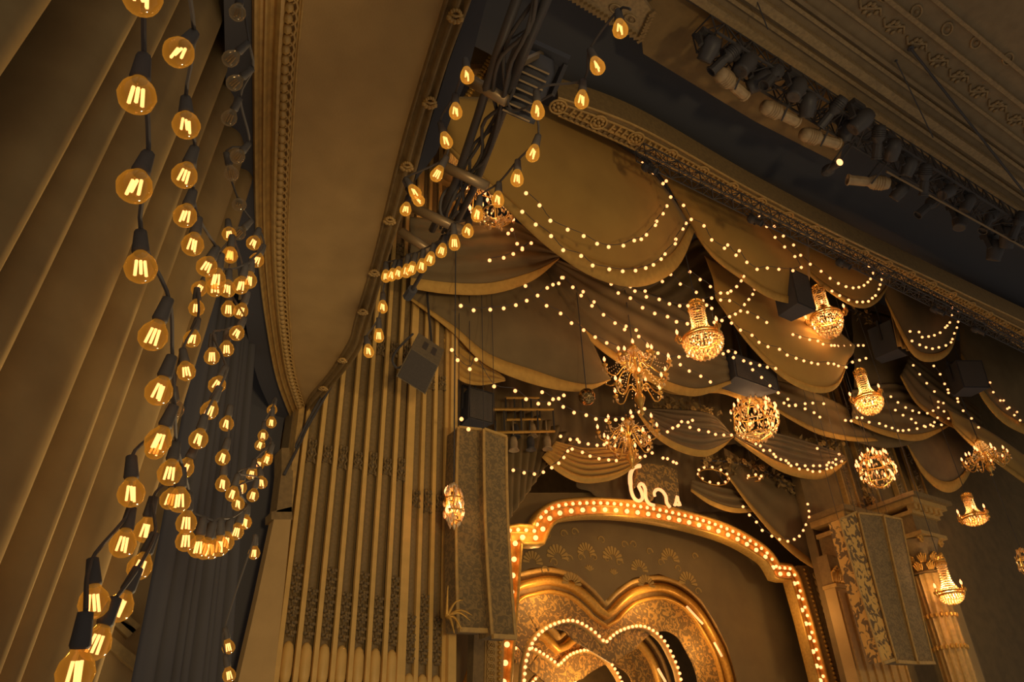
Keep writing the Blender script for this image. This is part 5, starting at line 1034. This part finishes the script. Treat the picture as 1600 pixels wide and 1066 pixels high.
MB().bar(A0+sdv*.17, (A0+A1)/2+sdv*.17, .03, .07).build('arm', 'blackmetal', ml); MB().bar(A0-sdv*.17, (A0+A1)/2-sdv*.17, .03, .07).build('arm', 'blackmetal', ml)
MB().bar(A0-sdv*.19-axv*.02, A0+sdv*.19-axv*.02, .08, .05).build('base', 'black', ml); MB().tube([A0, la[1]], .025, 6).build('clamp', 'steel', ml)
# ================================================================== carved corner with statue above the organ screen
AYY = 8.8
cb_ = thing('carved_corbel', 'carved corbel block above the statue at the top of the organ screen', 'corbel', onY(760, 100, AYY))
P = lambda x, y, yy=AYY: onY(x, y, yy)
mb = MB(); mb.prism([P(735, 28), P(757, 27), P(801, 48), P(786, 66), P(735, 50)], (0, .5, 0)); mb.build('top_slab', 'trim', cb_)
mb = MB(); mb.prism([P(725, 52), P(784, 66), P(765, 100), P(715, 100)], (0, .4, 0)); mb.build('block', 'plaster', cb_)
for i in range(8): t = i/7; inst(rm, 'rosette', cb_, P(742+t*48, 36+t*16, AYY-.03), Quaternion((1, 0, 0), 1.57), scale=.5)
for i in range(22): t = i/21; inst(bdm, 'bead', cb_, P(786-t*60, 58+t*100, AYY-.03), None, scale=1.5)
mb = MB(); mb.prism([P(764, 92), P(790, 60), P(796, 64), P(742, 170), P(726, 168)], (0, .15, 0)); mb.build('carved_rib', 'trimdark', cb_)
pd = thing('broken_pediment', 'small scrolled pediment just above the statue', 'pediment', P(733, 180, 9.0))
mb = MB(); mb.prism([P(708, 164, 9.), P(745, 160, 9.), P(750, 170, 9.), P(742, 178, 9.), P(706, 176, 9.)], (0, .3, 0)); mb.build('cornice', 'trim', pd)
mb = MB(); cc = P(726, 190, 8.95); M4 = Matrix.Translation(cc) @ Matrix.Rotation(math.pi/2, 4, 'X'); mb.lathe([(.001, .1), (.08, .1), (.09, .06), (.15, .06), (.17, .02), (.2, 0), (.2, -.2)], 16, M4); mb.build('round_boss', 'trim', pd, True)
stt = thing('cherub_statue', 'pale robed statue with golden wings perched on the organ screen', 'statue', P(715, 270, 9.2))
SP = lambda x, y, dy=0: P(x, y, 9.2+dy)
mb = MB(); mb.tube(spline([SP(706, 272), SP(707, 250), SP(710, 232), SP(713, 215), SP(716, 206), SP(718, 198)], 14), [.22, .22, .21, .20, .19, .17, .16, .155, .15, .14, .11, .07, .05, .05], 10); mb.ball(SP(719, 193), .085, 10, (1, 1, 1.2)); mb.tube([SP(714, 210), SP(722, 216, -.1), SP(728, 208, -.15)], [.06, .05, .035], 8); mb.tube([SP(710, 212), SP(704, 222, -.1), SP(706, 234, -.15)], [.06, .05, .035], 8); mb.build('figure', 'plaster', stt, True)
for k in range(6):
    mb = MB(); mb.tube(spline([SP(700+k*3.2, 270, -.21), SP(703+k*2.6, 245, -.2), SP(709+k*1.5, 218, -.17)], 8), .025, 5); mb.build('robe_fold', 'plaster', stt, True)
for k in range(5):
    mb = MB(); mb.tube(spline([SP(720, 212, .02), SP(728+k*2, 206-k*2, .0), SP(734+k*1.5, 216-k*7, -.03)], 8), [.03, .035, .04, .04, .035, .03, .02, .01], 6); mb.build('wing_feather', 'gold', stt, True)
point('statue_lamp', SP(735, 225, -.5), 5, (1, .6, .2), .05)
ab = thing('carved_bracket', 'slanting carved bracket right of the statue', 'bracket', P(750, 240, 9.3))
mb = MB(); mb.prism([P(722, 222, 9.3), P(732, 214, 9.3), P(752, 250, 9.3), P(745, 258, 9.3)], (0, .3, 0)); mb.build('beam', 'trim', ab)
mb = MB(); mb.prism([P(712, 246, 9.3), P(738, 258, 9.3), P(736, 268, 9.3), P(708, 258, 9.3)], (0, .3, 0)); mb.build('ledge', 'trimdark', ab)
# cable looping over the soffit end and down the organ screen
mb = MB(); mb.tube(spline([onY(528, 585, 9.3), onY(505, 625, 9.6), onY(480, 668, 9.75), onY(470, 690, 9.7), onY(455, 720, 9.6), onY(444, 742, 9.6)], 24), .022, 6); o = mb.build('cable', 'wire', None, True, o=onY(444, 742, 9.6)); tag(o, 'black cable drooping from the soffit end across the organ strips', 'cable')
mb = MB(); mb.tube(spline([onY(520, 590, 9.4), onY(488, 645, 9.6), onY(465, 690, 9.65), onY(462, 700, 9.65)], 20), .016, 6); o = mb.build('cable', 'wire', None, True, o=onY(462, 700, 9.65)); tag(o, 'shorter black cable beside the drooping one at the soffit end', 'cable')
# gilded twig sprays near the speaker stacks
def twigs(label, px, y, dirs):
    c = onY(*px, y); t = thing('gilded_spray', label, 'ornament', c)
    for k, d in enumerate(dirs): mb = MB(); mb.tube(spline([c, c.lerp(onY(*d, y-.1), .5)+V((0, 0, .08)), onY(*d, y-.1)], 8), [.025, .022, .02, .018, .015, .012, .01, .006], 5); mb.build('twig', 'gold', t, True)
twigs('gilded twig spray at the foot of the left damask speaker stack', (698, 965), 9.0, [(724, 938), (738, 962), (722, 985), (700, 915), (735, 970), (710, 990)])
# silk flower garlands among the swags
lfm = MB(); lfm.add([(0, 0, 0), (.05, .02, .03), (.11, 0, .01), (.05, -.02, .03)], [(0, 1, 2, 3)]); lfm.add([(0, 0, 0), (.0, .04, .05), (.03, .05, .1), (.04, .01, .06)], [(0, 1, 2, 3)])
LFM = lfm.mesh('leaf', 'garland', False) if 'garland' in M else lfm.mesh('leaf', 'clothdark', False)
def garland(label, pts, y, n, w_):
    P3 = spline([onY(a, b, y) for a, b in pts], 40); t = thing('flower_garland', label, 'garland', P3[20]); rnd = random.Random(n)
    MB().tube(P3, .02, 5).build('stem', 'wire', t)
    for k in range(n):
        p = P3[rnd.randrange(40)]+V((rnd.gauss(0, w_), rnd.gauss(0, w_*.6), rnd.gauss(0, w_)))
        inst(LFM, 'leaf', t, p, Quaternion((rnd.uniform(-1, 1), rnd.uniform(-1, 1), rnd.uniform(-1, 1)), rnd.uniform(0, 6)).normalized(), scale=rnd.uniform(.9, 2.0))
    for k in range(max(3, n//14)):
        p = P3[rnd.randrange(40)]+V((rnd.gauss(0, w_*.7), -.1, rnd.gauss(0, w_*.7))); fl = MB()
        for q in range(6): a = q*1.047; fl.ball(p+V((math.cos(a)*.05, 0, math.sin(a)*.05)), .04, 6, (1, .6, 1))
        fl.ball(p+V((0, -.03, 0)), .03, 6); fl.build('blossom', 'trim', t, True)
garland('leafy garland above the dense chain on the low swag', [(1200, 680), (1240, 700), (1280, 700), (1315, 690)], 10.9, 150, .12)
garland('leafy garland below the crystal ball chandelier', [(1095, 720), (1140, 722), (1190, 735), (1240, 765)], 11.5, 110, .10)
garland('leafy garland by the lamp bar right of centre', [(1030, 640), (1070, 640), (1115, 650)], 11.2, 70, .12)
garland('dusty garland on the wall above the leaf-print cloth', [(1345, 715), (1355, 760), (1365, 800)], 10.9, 60, .10)
garland('trailing greenery along the upper right swag behind the speakers', [(1320, 480), (1360, 500), (1400, 530)], 10.2, 60, .12)
